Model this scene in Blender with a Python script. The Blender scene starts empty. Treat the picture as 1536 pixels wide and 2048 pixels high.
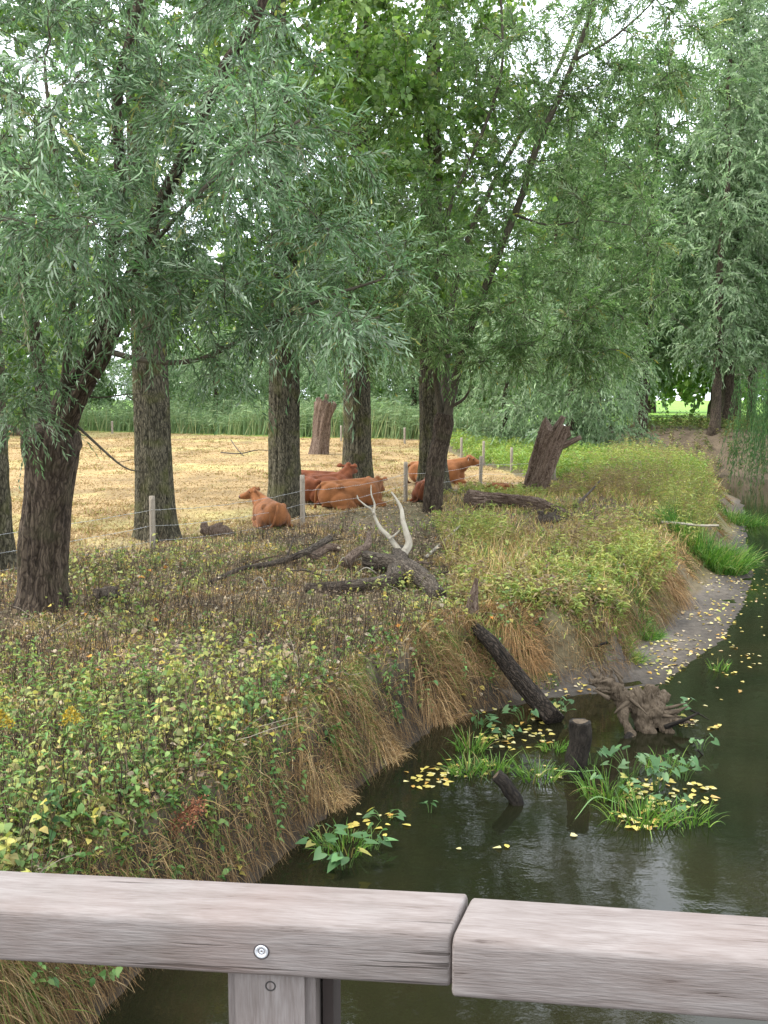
import bpy, bmesh, math
import numpy as np
from mathutils import Vector, Matrix

R = math.radians
rng = np.random.default_rng(7)
scene = bpy.context.scene
COL = scene.collection

# ------------------------------------------------------------------ camera
F_PX, CAM_H = 2000.0, 3.2
PITCH = math.atan(234 / 2000.0)
cam_d = bpy.data.cameras.new('camera')
cam_d.sensor_fit = 'VERTICAL'
cam_d.sensor_height = 24.0
cam_d.lens = 24.0 * F_PX / 2048.0
cam_d.clip_start, cam_d.clip_end = 0.05, 2000
cam = bpy.data.objects.new('camera', cam_d)
COL.objects.link(cam)
cam.location = (0, 0, CAM_H)
cam.rotation_euler = (math.pi / 2 - PITCH, 0, 0)
scene.camera = cam

# ------------------------------------------------------------------ sky, sun, exposure
SUN_EL, SUN_AZ = R(56), R(262)         # azimuth measured clockwise from +Y
world = bpy.data.worlds.new('World')
scene.world = world
world.use_nodes = True
wn, wl = world.node_tree.nodes, world.node_tree.links
wn.clear()
w_out = wn.new('ShaderNodeOutputWorld')
w_bg = wn.new('ShaderNodeBackground')
w_sky = wn.new('ShaderNodeTexSky')
w_sky.sky_type = 'NISHITA'
w_sky.sun_disc = False
w_sky.sun_elevation, w_sky.sun_rotation = SUN_EL, SUN_AZ
w_sky.dust_density = 3.0
w_mix = wn.new('ShaderNodeMix'); w_mix.data_type = 'RGBA'
w_tc = wn.new('ShaderNodeTexCoord')
w_noise = wn.new('ShaderNodeTexNoise')
w_noise.inputs['Scale'].default_value = 2.2
w_noise.inputs['Detail'].default_value = 5
w_ramp = wn.new('ShaderNodeMapRange')
w_ramp.inputs['From Min'].default_value = 0.3
w_ramp.inputs['From Max'].default_value = 0.6
w_ramp.inputs['To Min'].default_value = 0.72
w_ramp.inputs['To Max'].default_value = 0.95
wl.new(w_tc.outputs['Generated'], w_noise.inputs['Vector'])
wl.new(w_noise.outputs['Fac'], w_ramp.inputs['Value'])
wl.new(w_ramp.outputs['Result'], w_mix.inputs['Factor'])
wl.new(w_sky.outputs['Color'], w_mix.inputs['A'])
w_mix.inputs['B'].default_value = (8.2, 8.8, 9.5, 1)      # bright overcast cloud
wl.new(w_mix.outputs['Result'], w_bg.inputs['Color'])
w_bg.inputs['Strength'].default_value = 0.125
wl.new(w_bg.outputs['Background'], w_out.inputs['Surface'])

sun_d = bpy.data.lights.new('sun', 'SUN')
sun_d.energy = 1.5
sun_d.angle = R(10)
sun_d.color = (1.0, 0.97, 0.92)
sun = bpy.data.objects.new('sun', sun_d)
COL.objects.link(sun)
sd = Vector((math.sin(SUN_AZ) * math.cos(SUN_EL), math.cos(SUN_AZ) * math.cos(SUN_EL), math.sin(SUN_EL)))
sun.rotation_euler = (-sd).to_track_quat('-Z', 'Y').to_euler()

scene.view_settings.view_transform = 'Standard'
scene.view_settings.look = 'None'
scene.view_settings.gamma = 1.0
scene.view_settings.exposure = 1.66
scene.view_settings.use_curve_mapping = False
scene.render.engine = 'CYCLES'
cy = scene.cycles
cy.max_bounces = 12; cy.diffuse_bounces = 8; cy.glossy_bounces = 3; cy.transmission_bounces = 8; cy.transparent_max_bounces = 6
cy.caustics_reflective = False; cy.caustics_refractive = False
cy.sample_clamp_indirect = 6.0
cy.use_denoising = True

# ------------------------------------------------------------------ helpers
def ray(px, py):
    x = (px - 768) / F_PX; y = -(py - 1024) / F_PX
    c, s = math.cos(PITCH), math.sin(PITCH)
    return np.array([x, c + y * s, -s + y * c])

def gp(px, py, z=0.0):                      # the point of height z seen at a pixel of the photograph
    r = ray(px, py); t = (z - CAM_H) / r[2]
    return r * t + np.array([0, 0, CAM_H])

def at(px, py, Y):                          # the point at distance Y seen at a pixel
    r = ray(px, py)
    return r * (Y / r[1]) + np.array([0, 0, CAM_H])

def _h(ix, iy, iz, seed):
    n = (ix.astype(np.int64) * 374761393 + iy.astype(np.int64) * 668265263 + iz.astype(np.int64) * 2147483647 + seed * 974711) & 0x7fffffff
    n = ((n ^ (n >> 13)) * 1274126177) & 0x7fffffff
    return ((n ^ (n >> 16)) & 0xffff) / 65535.0

def noise(p, seed=0):                       # value noise in 0..1
    p = np.asarray(p, float)
    i = np.floor(p).astype(np.int64); f = p - i
    f = f * f * (3 - 2 * f)
    r = 0
    for dx in (0, 1):
        for dy in (0, 1):
            for dz in (0, 1):
                w = (f[..., 0] if dx else 1 - f[..., 0]) * (f[..., 1] if dy else 1 - f[..., 1]) * (f[..., 2] if dz else 1 - f[..., 2])
                r = r + w * _h(i[..., 0] + dx, i[..., 1] + dy, i[..., 2] + dz, seed)
    return r

def fbm2(x, y, s, seed=0, octs=3):
    r = 0; a = 0.5; tot = 0
    for k in range(octs):
        r = r + a * noise(np.stack([x * s, y * s, np.zeros_like(x)], -1), seed + k); tot += a
        a *= 0.5; s *= 2.1
    return r / tot

def nrm(v):
    return v / np.maximum(np.linalg.norm(v, axis=-1, keepdims=True), 1e-9)

def mesh(name, V, faces, attrs=None, smooth=False):
    """faces: list of integer arrays (m,3) / (m,4)"""
    me = bpy.data.meshes.new(name)
    V = np.ascontiguousarray(V, np.float32)
    faces = [np.asarray(f, np.int32) for f in faces if len(f)]
    me.vertices.add(len(V)); me.vertices.foreach_set('co', V.ravel())
    loops = np.concatenate([f.ravel() for f in faces])
    tot = np.concatenate([np.full(len(f), f.shape[1], np.int32) for f in faces])
    start = np.concatenate([[0], np.cumsum(tot)[:-1]]).astype(np.int32)
    me.loops.add(len(loops)); me.loops.foreach_set('vertex_index', loops)
    me.polygons.add(len(tot)); me.polygons.foreach_set('loop_start', start)
    me.polygons.foreach_set('loop_total', tot)
    if smooth:
        me.polygons.foreach_set('use_smooth', np.ones(len(tot), bool))
    for k, a in (attrs or {}).items():
        a = np.asarray(a, np.float32)
        if k == 'tint':
            at_ = me.attributes.new(k, 'FLOAT_COLOR', 'POINT')
            at_.data.foreach_set('color', np.concatenate([a, np.ones((len(a), 1), np.float32)], 1).ravel())
        else:
            at_ = me.attributes.new(k, 'FLOAT_VECTOR', 'POINT')
            at_.data.foreach_set('vector', a.ravel())
    me.update(calc_edges=True)
    me.validate()
    return me

class Geo:
    """collects vertices, faces and per-vertex attributes"""
    def __init__(s): s.V, s.F, s.A, s.n = [], [], {}, 0
    def add(s, V, F, **attrs):
        for f in F:
            if len(f): s.F.append(np.asarray(f) + s.n)
        s.V.append(V)
        for k, a in attrs.items(): s.A.setdefault(k, []).append(a)
        s.n += len(V); return s
    def build(s, name, smooth=False):
        tri = [f for f in s.F if f.shape[1] == 3]; q = [f for f in s.F if f.shape[1] == 4]
        fs = ([np.concatenate(tri)] if tri else []) + ([np.concatenate(q)] if q else [])
        A = {k: np.concatenate(a) for k, a in s.A.items()}
        A = {k: a for k, a in A.items() if len(a) == s.n}
        return mesh(name, np.concatenate(s.V), fs, A, smooth)

def obj(name, me, mat=None, parent=None, label=None, cat=None, group=None, kind=None, loc=None):
    o = bpy.data.objects.new(name, me)
    COL.objects.link(o)
    if mat is not None and me is not None and not me.materials: me.materials.append(mat)
    if parent is not None: o.parent = parent
    if loc is not None: o.location = loc
    if label: o['label'] = label
    if cat: o['category'] = cat
    if group: o['group'] = group
    if kind: o['kind'] = kind
    return o

def thing(name, label, cat, loc=(0, 0, 0), rz=0.0, group=None):
    o = obj(name, None, None, None, label, cat, group, None, loc)
    o.rotation_euler = (0, 0, rz)
    o.empty_display_size = 0.2
    return o

def dup(root, loc, rz, label=None, scale=None):
    r = root.copy(); COL.objects.link(r); r.location = loc; r.rotation_euler = (0, 0, rz)
    if scale is not None: r.scale = (scale,) * 3 if np.isscalar(scale) else scale
    if label: r['label'] = label
    for ch in list(root.children):
        c = ch.copy(); COL.objects.link(c); c.parent = r
        for g in list(ch.children):
            d = g.copy(); COL.objects.link(d); d.parent = c
    return r

def spline(P, n):
    P = np.asarray(P, float)
    if len(P) == 2: return P[0] + (P[1] - P[0]) * np.linspace(0, 1, n)[:, None]
    Q = np.vstack([2 * P[0] - P[1], P, 2 * P[-1] - P[-2]])
    t = np.linspace(0, len(P) - 1 - 1e-6, n); i = t.astype(int); f = (t - i)[:, None]
    p0, p1, p2, p3 = Q[i], Q[i + 1], Q[i + 2], Q[i + 3]
    return 0.5 * (2 * p1 + (p2 - p0) * f + (2 * p0 - 5 * p1 + 4 * p2 - p3) * f * f + (3 * p1 - p0 - 3 * p2 + p3) * f ** 3)

def tube(P, r, k=8, disp=None, cap=True, flat_cap=True):
    """returns V, [quads, tris], bk (bark coordinates) ; disp(theta, s, t) -> factor"""
    P = np.asarray(P, float); n = len(P); r = np.broadcast_to(np.asarray(r, float), (n,)).copy()
    T = nrm(np.gradient(P, axis=0))
    u = np.cross(T[0], [0, 0, 1.0]) if abs(T[0][2]) < 0.9 else np.cross(T[0], [0, 1.0, 0])
    u = u / np.linalg.norm(u); U = np.zeros((n, 3))
    for i in range(n):
        u = u - T[i] * u.dot(T[i]); u = u / np.linalg.norm(u); U[i] = u
    W = np.cross(T, U)
    th = np.linspace(0, 2 * math.pi, k, endpoint=False)
    s = np.concatenate([[0], np.cumsum(np.linalg.norm(np.diff(P, axis=0), axis=1))])
    TH, S = np.meshgrid(th, s); rr = np.repeat(r[:, None], k, 1)
    if disp is not None: rr = rr * disp(TH, S, S / max(s[-1], 1e-6))
    V = P[:, None, :] + rr[..., None] * (np.cos(TH)[..., None] * U[:, None, :] + np.sin(TH)[..., None] * W[:, None, :])
    bk = np.stack([np.cos(TH) * r[:, None], np.sin(TH) * r[:, None], S], -1).reshape(-1, 3)
    V = V.reshape(-1, 3)
    i = np.arange(n - 1)[:, None] * k; j = np.arange(k)[None, :]; j2 = (j + 1) % k
    q = np.stack([i + j, i + j2, i + k + j2, i + k + j], -1).reshape(-1, 4)
    tr = []
    if cap:
        V = np.vstack([V, P[0], P[-1]]); bk = np.vstack([bk, [0, 0, s[0]], [0, 0, s[-1]]])
        a = np.arange(k); b = (a + 1) % k
        tr.append(np.stack([np.full(k, n * k), b, a], -1))
        e = (n - 1) * k
        tr.append(np.stack([np.full(k, n * k + 1), e + a, e + b], -1))
    return V, [q] + tr, bk

def tubes_thin(P):                       # P (T,m,4): many thin three sided twigs at once (xyz, radius)
    T, m, _ = P.shape
    X = P[..., :3]; r = P[..., 3:]
    tg = nrm(np.gradient(X, axis=1)); u = nrm(np.cross(tg, np.array([0.3, 0.2, 1.0]))); w = np.cross(tg, u)
    ang = np.array([0, 2.094, 4.189])
    V = X[:, :, None, :] + r[:, :, None, :] * (np.cos(ang)[None, None, :, None] * u[:, :, None, :] + np.sin(ang)[None, None, :, None] * w[:, :, None, :])
    base = (np.arange(T) * m * 3)[:, None, None] + (np.arange(m - 1) * 3)[None, :, None] + np.arange(3)[None, None, :]
    nx = (np.arange(T) * m * 3)[:, None, None] + (np.arange(m - 1) * 3)[None, :, None] + ((np.arange(3) + 1) % 3)[None, None, :]
    q = np.stack([base, nx, nx + 3, base + 3], -1).reshape(-1, 4)
    return V.reshape(-1, 3), q

def leaves(B, D, N, L, W, shape='lance', curl=0.15):
    """B,D,N (n,3); L,W (n,) -> V, tris"""
    n = len(B); D = nrm(D); S = nrm(np.cross(D, N)); N = np.cross(S, D)
    L = np.broadcast_to(L, (n,))[:, None]; W = np.broadcast_to(W, (n,))[:, None]
    if shape == 'lance':
        V = np.stack([B, B + D * L * .42 + S * W * .5 + N * W * .18, B + D * L - N * L * curl, B + D * L * .42 - S * W * .5 + N * W * .18], 1)
        o = (np.arange(n) * 4)[:, None]
        F = np.concatenate([o + [0, 1, 2], o + [0, 2, 3]])
        k = 4
    else:                               # oval leaf of six points
        a, wa, b, wb = (.22, .46, .6, .42) if shape == 'oval' else (.16, .5, .5, .34)
        V = np.stack([B, B + D * L * a + S * W * wa + N * W * .15, B + D * L * b + S * W * wb + N * W * .1, B + D * L - N * L * curl,
                      B + D * L * b - S * W * wb + N * W * .1, B + D * L * a - S * W * wa + N * W * .15], 1)
        o = (np.arange(n) * 6)[:, None]
        F = np.concatenate([o + [0, 1, 5], o + [1, 2, 4], o + [1, 4, 5], o + [2, 3, 4]])
        k = 6
    return V.reshape(-1, 3), F, k

def pick(pal, n, r=rng, jit=0.18):
    c = np.array([p[:3] for p in pal], float); w = np.array([p[3] for p in pal], float)
    i = r.choice(len(pal), n, p=w / w.sum())
    return c[i] * (1 + r.normal(0, jit, (n, 1))).clip(.4, 1.7)

def rdir(n, r=rng):
    return nrm(r.normal(size=(n, 3)))

def foliage(P0, D, L, droop, M, leafL, leafW, pal, r=rng, shape='lance', spread=.55, hang=.35, twig=True, twig_r=.004, twig_col=(.10, .085, .05)):
    """twigs (T) that carry M alternate leaves each: returns Geo with tint"""
    T = len(P0); g = Geo()
    t = np.linspace(.06, 1, M)[None, :, None] + r.uniform(-.02, .02, (T, M, 1))
    L_ = np.asarray(L)[:, None, None]; dr = np.asarray(droop)[:, None, None] if np.ndim(droop) else droop
    down = np.array([0, 0, -1.0])
    pos = P0[:, None, :] + D[:, None, :] * L_ * t + down * (L_ * t * t * dr)
    tan = nrm(D[:, None, :] + down * 2 * t * dr)
    side = nrm(np.cross(tan, rdir(T, r)[:, None, :]))
    sgn = np.where(np.arange(M) % 2 == 0, 1.0, -1.0)[None, :, None]
    ld = nrm(tan + side * sgn * spread + r.normal(0, .22, (T, M, 3)) + down * hang)
    ln = nrm(np.cross(ld, side) + r.normal(0, .55, (T, M, 3)))
    n = T * M
    ll = leafL * r.uniform(.5, 1.25, n) * np.repeat(r.uniform(.8, 1.2, T), M); lw = leafW * r.uniform(.7, 1.25, n)
    V, F, k = leaves(pos.reshape(-1, 3), ld.reshape(-1, 3), ln.reshape(-1, 3), ll, lw, shape)
    c = (pick(pal, n, r).reshape(T, M, 3) * .55 + pick(pal, T, r)[:, None, :] * .45) * r.normal(1, .16, (T, 1, 1)).clip(.6, 1.5)
    g.add(V, [F], tint=np.repeat(c.reshape(-1, 3), k, 0))
    if twig:
        tt = np.linspace(0, 1, 3)[None, :, None]
        X = P0[:, None, :] + D[:, None, :] * L_ * tt + down * (L_ * tt * tt * dr)
        rad = np.broadcast_to(twig_r * (1 - .7 * tt), (T, 3, 1))
        V, q = tubes_thin(np.concatenate([X, rad], -1))
        g.add(V, [q], tint=np.tile(np.array(twig_col), (len(V), 1)))
    return g

# ------------------------------------------------------------------ materials
def mat(name):
    m = bpy.data.materials.new(name); m.use_nodes = True
    nt = m.node_tree; nt.nodes.clear()
    out = nt.nodes.new('ShaderNodeOutputMaterial')
    return m, nt, out

def nd(nt, typ, **kw):
    n = nt.nodes.new(typ)
    for k, v in kw.items():
        if k in n.inputs: n.inputs[k].default_value = v
        else: setattr(n, k, v)
    return n

def leaf_mat(name, trans=.4, rough=.5, spec=.35):
    m, nt, out = mat(name)
    a = nd(nt, 'ShaderNodeAttribute', attribute_name='tint')
    p = nd(nt, 'ShaderNodeBsdfPrincipled', Roughness=rough)
    p.inputs['Specular IOR Level'].default_value = spec
    nt.links.new(a.outputs['Color'], p.inputs['Base Color'])
    if trans > 0:
        hs = nd(nt, 'ShaderNodeHueSaturation', Saturation=1.15, Value=1.35)
        hs.inputs['Hue'].default_value = .497
        nt.links.new(a.outputs['Color'], hs.inputs['Color'])
        t = nd(nt, 'ShaderNodeBsdfTranslucent')
        nt.links.new(hs.outputs['Color'], t.inputs['Color'])
        mx = nd(nt, 'ShaderNodeMixShader'); mx.inputs[0].default_value = trans
        nt.links.new(p.outputs[0], mx.inputs[1]); nt.links.new(t.outputs[0], mx.inputs[2])
        nt.links.new(mx.outputs[0], out.inputs['Surface'])
    else:
        nt.links.new(p.outputs[0], out.inputs['Surface'])
    return m

def ramp(nt, fac, stops):
    r = nt.nodes.new('ShaderNodeValToRGB'); e = r.color_ramp.elements
    while len(e) < len(stops): e.new(.5)
    for i, (p, c) in enumerate(stops): e[i].position = p; e[i].color = (*c, 1)
    nt.links.new(fac, r.inputs['Fac']); return r

def bark_mat(name, dark, mid, light, scale=(14, 14, 3.5), moss=None, bump=1.0, dist=.04, cells=1.0):
    m, nt, out = mat(name); L = nt.links.new
    a = nd(nt, 'ShaderNodeAttribute', attribute_name='bk')
    mp = nd(nt, 'ShaderNodeMapping'); mp.inputs['Scale'].default_value = scale
    n0 = nd(nt, 'ShaderNodeTexNoise', Scale=5.0, Detail=3.0); L(a.outputs['Vector'], n0.inputs['Vector'])
    sc0 = nd(nt, 'ShaderNodeVectorMath', operation='MULTIPLY_ADD'); L(n0.outputs['Color'], sc0.inputs[0]); sc0.inputs[1].default_value = (.11, .11, .25); L(a.outputs['Vector'], sc0.inputs[2])
    L(sc0.outputs[0], mp.inputs['Vector'])
    n1 = nd(nt, 'ShaderNodeTexNoise', Scale=1.0, Detail=7.0, Roughness=.7); n1.inputs['Distortion'].default_value = .6
    L(mp.outputs[0], n1.inputs['Vector'])
    vo = nd(nt, 'ShaderNodeTexVoronoi', feature='DISTANCE_TO_EDGE'); vo.inputs['Scale'].default_value = 1.6
    L(mp.outputs[0], vo.inputs['Vector'])
    vr = nd(nt, 'ShaderNodeMapRange'); vr.inputs['From Max'].default_value = .28; vr.inputs['To Min'].default_value = 1 - cells; L(vo.outputs['Distance'], vr.inputs['Value'])
    mul = nd(nt, 'ShaderNodeMath', operation='MULTIPLY'); L(n1.outputs['Fac'], mul.inputs[0]); L(vr.outputs['Result'], mul.inputs[1])
    ad = nd(nt, 'ShaderNodeMath', operation='MULTIPLY_ADD'); L(n1.outputs['Fac'], ad.inputs[0]); ad.inputs[1].default_value = .45; L(mul.outputs[0], ad.inputs[2])
    cr = ramp(nt, ad.outputs[0], [(.26, dark), (.46, mid), (.74, light)])
    col = cr.outputs['Color']
    if moss:
        n2 = nd(nt, 'ShaderNodeTexNoise', Scale=2.2, Detail=5.0); L(a.outputs['Vector'], n2.inputs['Vector'])
        sr = nd(nt, 'ShaderNodeMapRange'); sr.inputs['From Min'].default_value = .5; sr.inputs['From Max'].default_value = .68; sr.inputs['To Max'].default_value = .55
        L(n2.outputs['Fac'], sr.inputs['Value'])
        mx = nd(nt, 'ShaderNodeMix', data_type='RGBA'); L(sr.outputs['Result'], mx.inputs['Factor']); L(col, mx.inputs['A']); mx.inputs['B'].default_value = (*moss, 1)
        col = mx.outputs['Result']
    p = nd(nt, 'ShaderNodeBsdfPrincipled', Roughness=.9); p.inputs['Specular IOR Level'].default_value = .2
    L(col, p.inputs['Base Color'])
    b = nd(nt, 'ShaderNodeBump', Strength=bump, Distance=dist); L(ad.outputs[0], b.inputs['Height']); L(b.outputs[0], p.inputs['Normal'])
    L(p.outputs[0], out.inputs['Surface'])
    return m

M_WILLOW = leaf_mat('willow_leaf', .54, .45, .3)
M_POPLAR = leaf_mat('poplar_leaf', .5, .4, .45)
M_WEED = leaf_mat('weed_leaf', .32, .55, .3)
M_DRY = leaf_mat('dry_grass', .22, .75, .15)
M_LITTER = leaf_mat('leaf_litter', .15, .7, .2)
M_FLOAT = leaf_mat('floating_leaf', .1, .4, .45)
M_BARKP = bark_mat('poplar_bark', (.008, .0075, .005), (.050, .044, .028), (.135, .118, .08), (19, 19, 3.0), (.085, .09, .022), .9, .03, .75)
M_BARKW = bark_mat('willow_bark', (.006, .0045, .0035), (.034, .024, .0165), (.10, .075, .053), (15, 15, 2.4), (.05, .05, .022), .9, .03, .6)
M_LIMB = bark_mat('limb_bark', (.014, .012, .009), (.05, .042, .029), (.095, .08, .057), (25, 25, 6), (.05, .05, .022), .5, .012, .4)
M_ROT = bark_mat('rotten_wood', (.012, .008, .006), (.075, .047, .032), (.20, .145, .108), (26, 26, 2.0), None, 1.0, .03, .5)
M_LOG = bark_mat('fallen_log_bark', (.010, .008, .006), (.05, .038, .028), (.13, .105, .08), (22, 22, 3), None, 1.0, .03, .7)
M_DARKLOG = bark_mat('dark_log_bark', (.004, .003, .002), (.018, .013, .009), (.062, .046, .034), (22, 22, 4), None, 1.0, .03, .7)
M_DRIFT = bark_mat('driftwood', (.010, .007, .0045), (.050, .035, .022), (.12, .089, .060), (20, 20, 7), None, .8, .02, .15)
M_PALE = bark_mat('bare_wood', (.07, .055, .04), (.215, .18, .135), (.32, .285, .225), (16, 16, 4), None, .3, .01, 0.0)
M_WET = bark_mat('wet_wood', (.003, .0025, .002), (.009, .007, .0055), (.030, .024, .018), (24, 24, 7), None, .8, .015, .4)
M_FENCE = bark_mat('fence_post_wood', (.06, .047, .034), (.17, .14, .105), (.28, .24, .19), (40, 40, 4), None, .5, .01, .2)

def plain(name, c, rough=.6, metal=0.0, spec=.4):
    m, nt, out = mat(name)
    p = nd(nt, 'ShaderNodeBsdfPrincipled', Roughness=rough, Metallic=metal); p.inputs['Specular IOR Level'].default_value = spec
    tc = nd(nt, 'ShaderNodeTexCoord'); n = nd(nt, 'ShaderNodeTexNoise', Scale=9.0, Detail=4.0)
    nt.links.new(tc.outputs['Object'], n.inputs['Vector'])
    r = ramp(nt, n.outputs['Fac'], [(.3, tuple(x * .78 for x in c)), (.7, tuple(min(x * 1.15, .95) for x in c))])
    nt.links.new(r.outputs[0], p.inputs['Base Color']); nt.links.new(p.outputs[0], out.inputs['Surface'])
    return m
M_WIRE = plain('galvanised_wire', (.42, .42, .42), .45, .6)

def ground_mat():
    m, nt, out = mat('ground_soil'); L = nt.links.new
    a = nd(nt, 'ShaderNodeAttribute', attribute_name='tint')
    tc = nd(nt, 'ShaderNodeTexCoord')
    n1 = nd(nt, 'ShaderNodeTexNoise', Scale=9.0, Detail=8.0, Roughness=.7); L(tc.outputs['Object'], n1.inputs['Vector'])
    n2 = nd(nt, 'ShaderNodeTexNoise', Scale=.9, Detail=5.0); L(tc.outputs['Object'], n2.inputs['Vector'])
    r1 = nd(nt, 'ShaderNodeMapRange'); r1.inputs['From Min'].default_value = .3; r1.inputs['From Max'].default_value = .7
    r1.inputs['To Min'].default_value = .55; r1.inputs['To Max'].default_value = 1.4; L(n1.outputs['Fac'], r1.inputs['Value'])
    r2 = nd(nt, 'ShaderNodeMapRange'); r2.inputs['From Min'].default_value = .3; r2.inputs['From Max'].default_value = .7
    r2.inputs['To Min'].default_value = .8; r2.inputs['To Max'].default_value = 1.2; L(n2.outputs['Fac'], r2.inputs['Value'])
    mm = nd(nt, 'ShaderNodeMath', operation='MULTIPLY'); L(r1.outputs[0], mm.inputs[0]); L(r2.outputs[0], mm.inputs[1])
    mx = nd(nt, 'ShaderNodeVectorMath', operation='SCALE'); L(a.outputs['Color'], mx.inputs[0]); L(mm.outputs[0], mx.inputs['Scale'])
    p = nd(nt, 'ShaderNodeBsdfPrincipled', Roughness=.9); p.inputs['Specular IOR Level'].default_value = .2
    L(mx.outputs[0], p.inputs['Base Color'])
    b = nd(nt, 'ShaderNodeBump', Strength=.7, Distance=.05); L(n1.outputs['Fac'], b.inputs['Height']); L(b.outputs[0], p.inputs['Normal'])
    L(p.outputs[0], out.inputs['Surface'])
    return m

def water_mat():
    m, nt, out = mat('river_water'); L = nt.links.new
    tc = nd(nt, 'ShaderNodeTexCoord')
    mp = nd(nt, 'ShaderNodeMapping'); mp.inputs['Scale'].default_value = (1.0, 1.6, 1); L(tc.outputs['Object'], mp.inputs['Vector'])
    n1 = nd(nt, 'ShaderNodeTexNoise', Scale=3.5, Detail=3.0); L(mp.outputs[0], n1.inputs['Vector'])
    n2 = nd(nt, 'ShaderNodeTexNoise', Scale=22.0, Detail=2.0); L(mp.outputs[0], n2.inputs['Vector'])
    ad = nd(nt, 'ShaderNodeMath', operation='MULTIPLY_ADD'); L(n2.outputs['Fac'], ad.inputs[0]); ad.inputs[1].default_value = .12; L(n1.outputs['Fac'], ad.inputs[2])
    b = nd(nt, 'ShaderNodeBump', Strength=.05, Distance=.05); L(ad.outputs[0], b.inputs['Height'])
    n3 = nd(nt, 'ShaderNodeTexNoise', Scale=.5, Detail=4.0); L(tc.outputs['Object'], n3.inputs['Vector'])
    cr = ramp(nt, n3.outputs['Fac'], [(.35, (.0080, .0092, .0045)), (.65, (.0150, .0130, .0062))])
    p = nd(nt, 'ShaderNodeBsdfPrincipled', Roughness=.015, IOR=1.333); L(cr.outputs[0], p.inputs['Base Color'])
    L(b.outputs[0], p.inputs['Normal']); L(p.outputs[0], out.inputs['Surface'])
    return m

def rail_mat():
    m, nt, out = mat('weathered_hardwood'); L = nt.links.new
    a = nd(nt, 'ShaderNodeTexCoord')
    mp = nd(nt, 'ShaderNodeMapping'); mp.inputs['Scale'].default_value = (6.5, 52, 52); L(a.outputs['Object'], mp.inputs['Vector'])
    n1 = nd(nt, 'ShaderNodeTexNoise', Scale=1.0, Detail=8.0, Roughness=.65); n1.inputs['Distortion'].default_value = .5; L(mp.outputs[0], n1.inputs['Vector'])
    mp2 = nd(nt, 'ShaderNodeMapping'); mp2.inputs['Scale'].default_value = (30, 420, 420); L(a.outputs['Object'], mp2.inputs['Vector'])
    n2 = nd(nt, 'ShaderNodeTexNoise', Scale=1.0, Detail=4.0); L(mp2.outputs[0], n2.inputs['Vector'])
    n3 = nd(nt, 'ShaderNodeTexNoise', Scale=5.0, Detail=4.0); L(a.outputs['Object'], n3.inputs['Vector'])
    ad = nd(nt, 'ShaderNodeMath', operation='MULTIPLY_ADD'); L(n2.outputs['Fac'], ad.inputs[0]); ad.inputs[1].default_value = .6; L(n1.outputs['Fac'], ad.inputs[2])
    cr = ramp(nt, ad.outputs[0], [(.52, (.058, .042, .035)), (.60, (.128, .103, .092)), (.80, (.168, .141, .129)), (1.0, (.208, .181, .168))])
    mp3 = nd(nt, 'ShaderNodeMapping'); mp3.inputs['Scale'].default_value = (2.2, 75, 75); mp3.inputs['Location'].default_value = (3.1, 1.7, 5.2); L(a.outputs['Object'], mp3.inputs['Vector'])
    n4 = nd(nt, 'ShaderNodeTexNoise', Scale=1.0, Detail=3.0); n4.inputs['Distortion'].default_value = .35; L(mp3.outputs[0], n4.inputs['Vector'])
    ck = nd(nt, 'ShaderNodeMapRange'); ck.inputs['From Min'].default_value = .655; ck.inputs['From Max'].default_value = .70; L(n4.outputs['Fac'], ck.inputs['Value'])
    ckm = nd(nt, 'ShaderNodeMath', operation='MULTIPLY'); L(ck.outputs[0], ckm.inputs[0]); ckm.inputs[1].default_value = .75
    mc = nd(nt, 'ShaderNodeMix', data_type='RGBA'); L(ckm.outputs[0], mc.inputs['Factor']); L(cr.outputs[0], mc.inputs['A']); mc.inputs['B'].default_value = (.035, .024, .02, 1)
    n5 = nd(nt, 'ShaderNodeTexNoise', Scale=2.6, Detail=6.0, Roughness=.7); L(a.outputs['Object'], n5.inputs['Vector'])
    st = nd(nt, 'ShaderNodeMapRange'); st.inputs['From Min'].default_value = .48; st.inputs['From Max'].default_value = .75; st.inputs['To Max'].default_value = .45; L(n5.outputs['Fac'], st.inputs['Value'])
    ms = nd(nt, 'ShaderNodeMix', data_type='RGBA'); L(st.outputs[0], ms.inputs['Factor']); L(mc.outputs['Result'], ms.inputs['A']); ms.inputs['B'].default_value = (.085, .078, .062, 1)
    cr = ms
    mx = nd(nt, 'ShaderNodeMix', data_type='RGBA'); mr = nd(nt, 'ShaderNodeMapRange'); mr.inputs['From Min'].default_value = .45; mr.inputs['From Max'].default_value = .7; mr.inputs['To Max'].default_value = .35
    L(n3.outputs['Fac'], mr.inputs['Value']); L(mr.outputs[0], mx.inputs['Factor']); L(cr.outputs['Result'], mx.inputs['A']); mx.inputs['B'].default_value = (.15, .10, .082, 1)
    p = nd(nt, 'ShaderNodeBsdfPrincipled', Roughness=.7); p.inputs['Specular IOR Level'].default_value = .3
    L(mx.outputs['Result'], p.inputs['Base Color'])
    hh = nd(nt, 'ShaderNodeMath', operation='SUBTRACT'); L(ad.outputs[0], hh.inputs[0]); L(ck.outputs[0], hh.inputs[1])
    b = nd(nt, 'ShaderNodeBump', Strength=.7, Distance=.002); L(hh.outputs[0], b.inputs['Height']); L(b.outputs[0], p.inputs['Normal'])
    L(p.outputs[0], out.inputs['Surface'])
    return m

M_GROUND, M_WATER, M_RAIL = ground_mat(), water_mat(), rail_mat()

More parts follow.
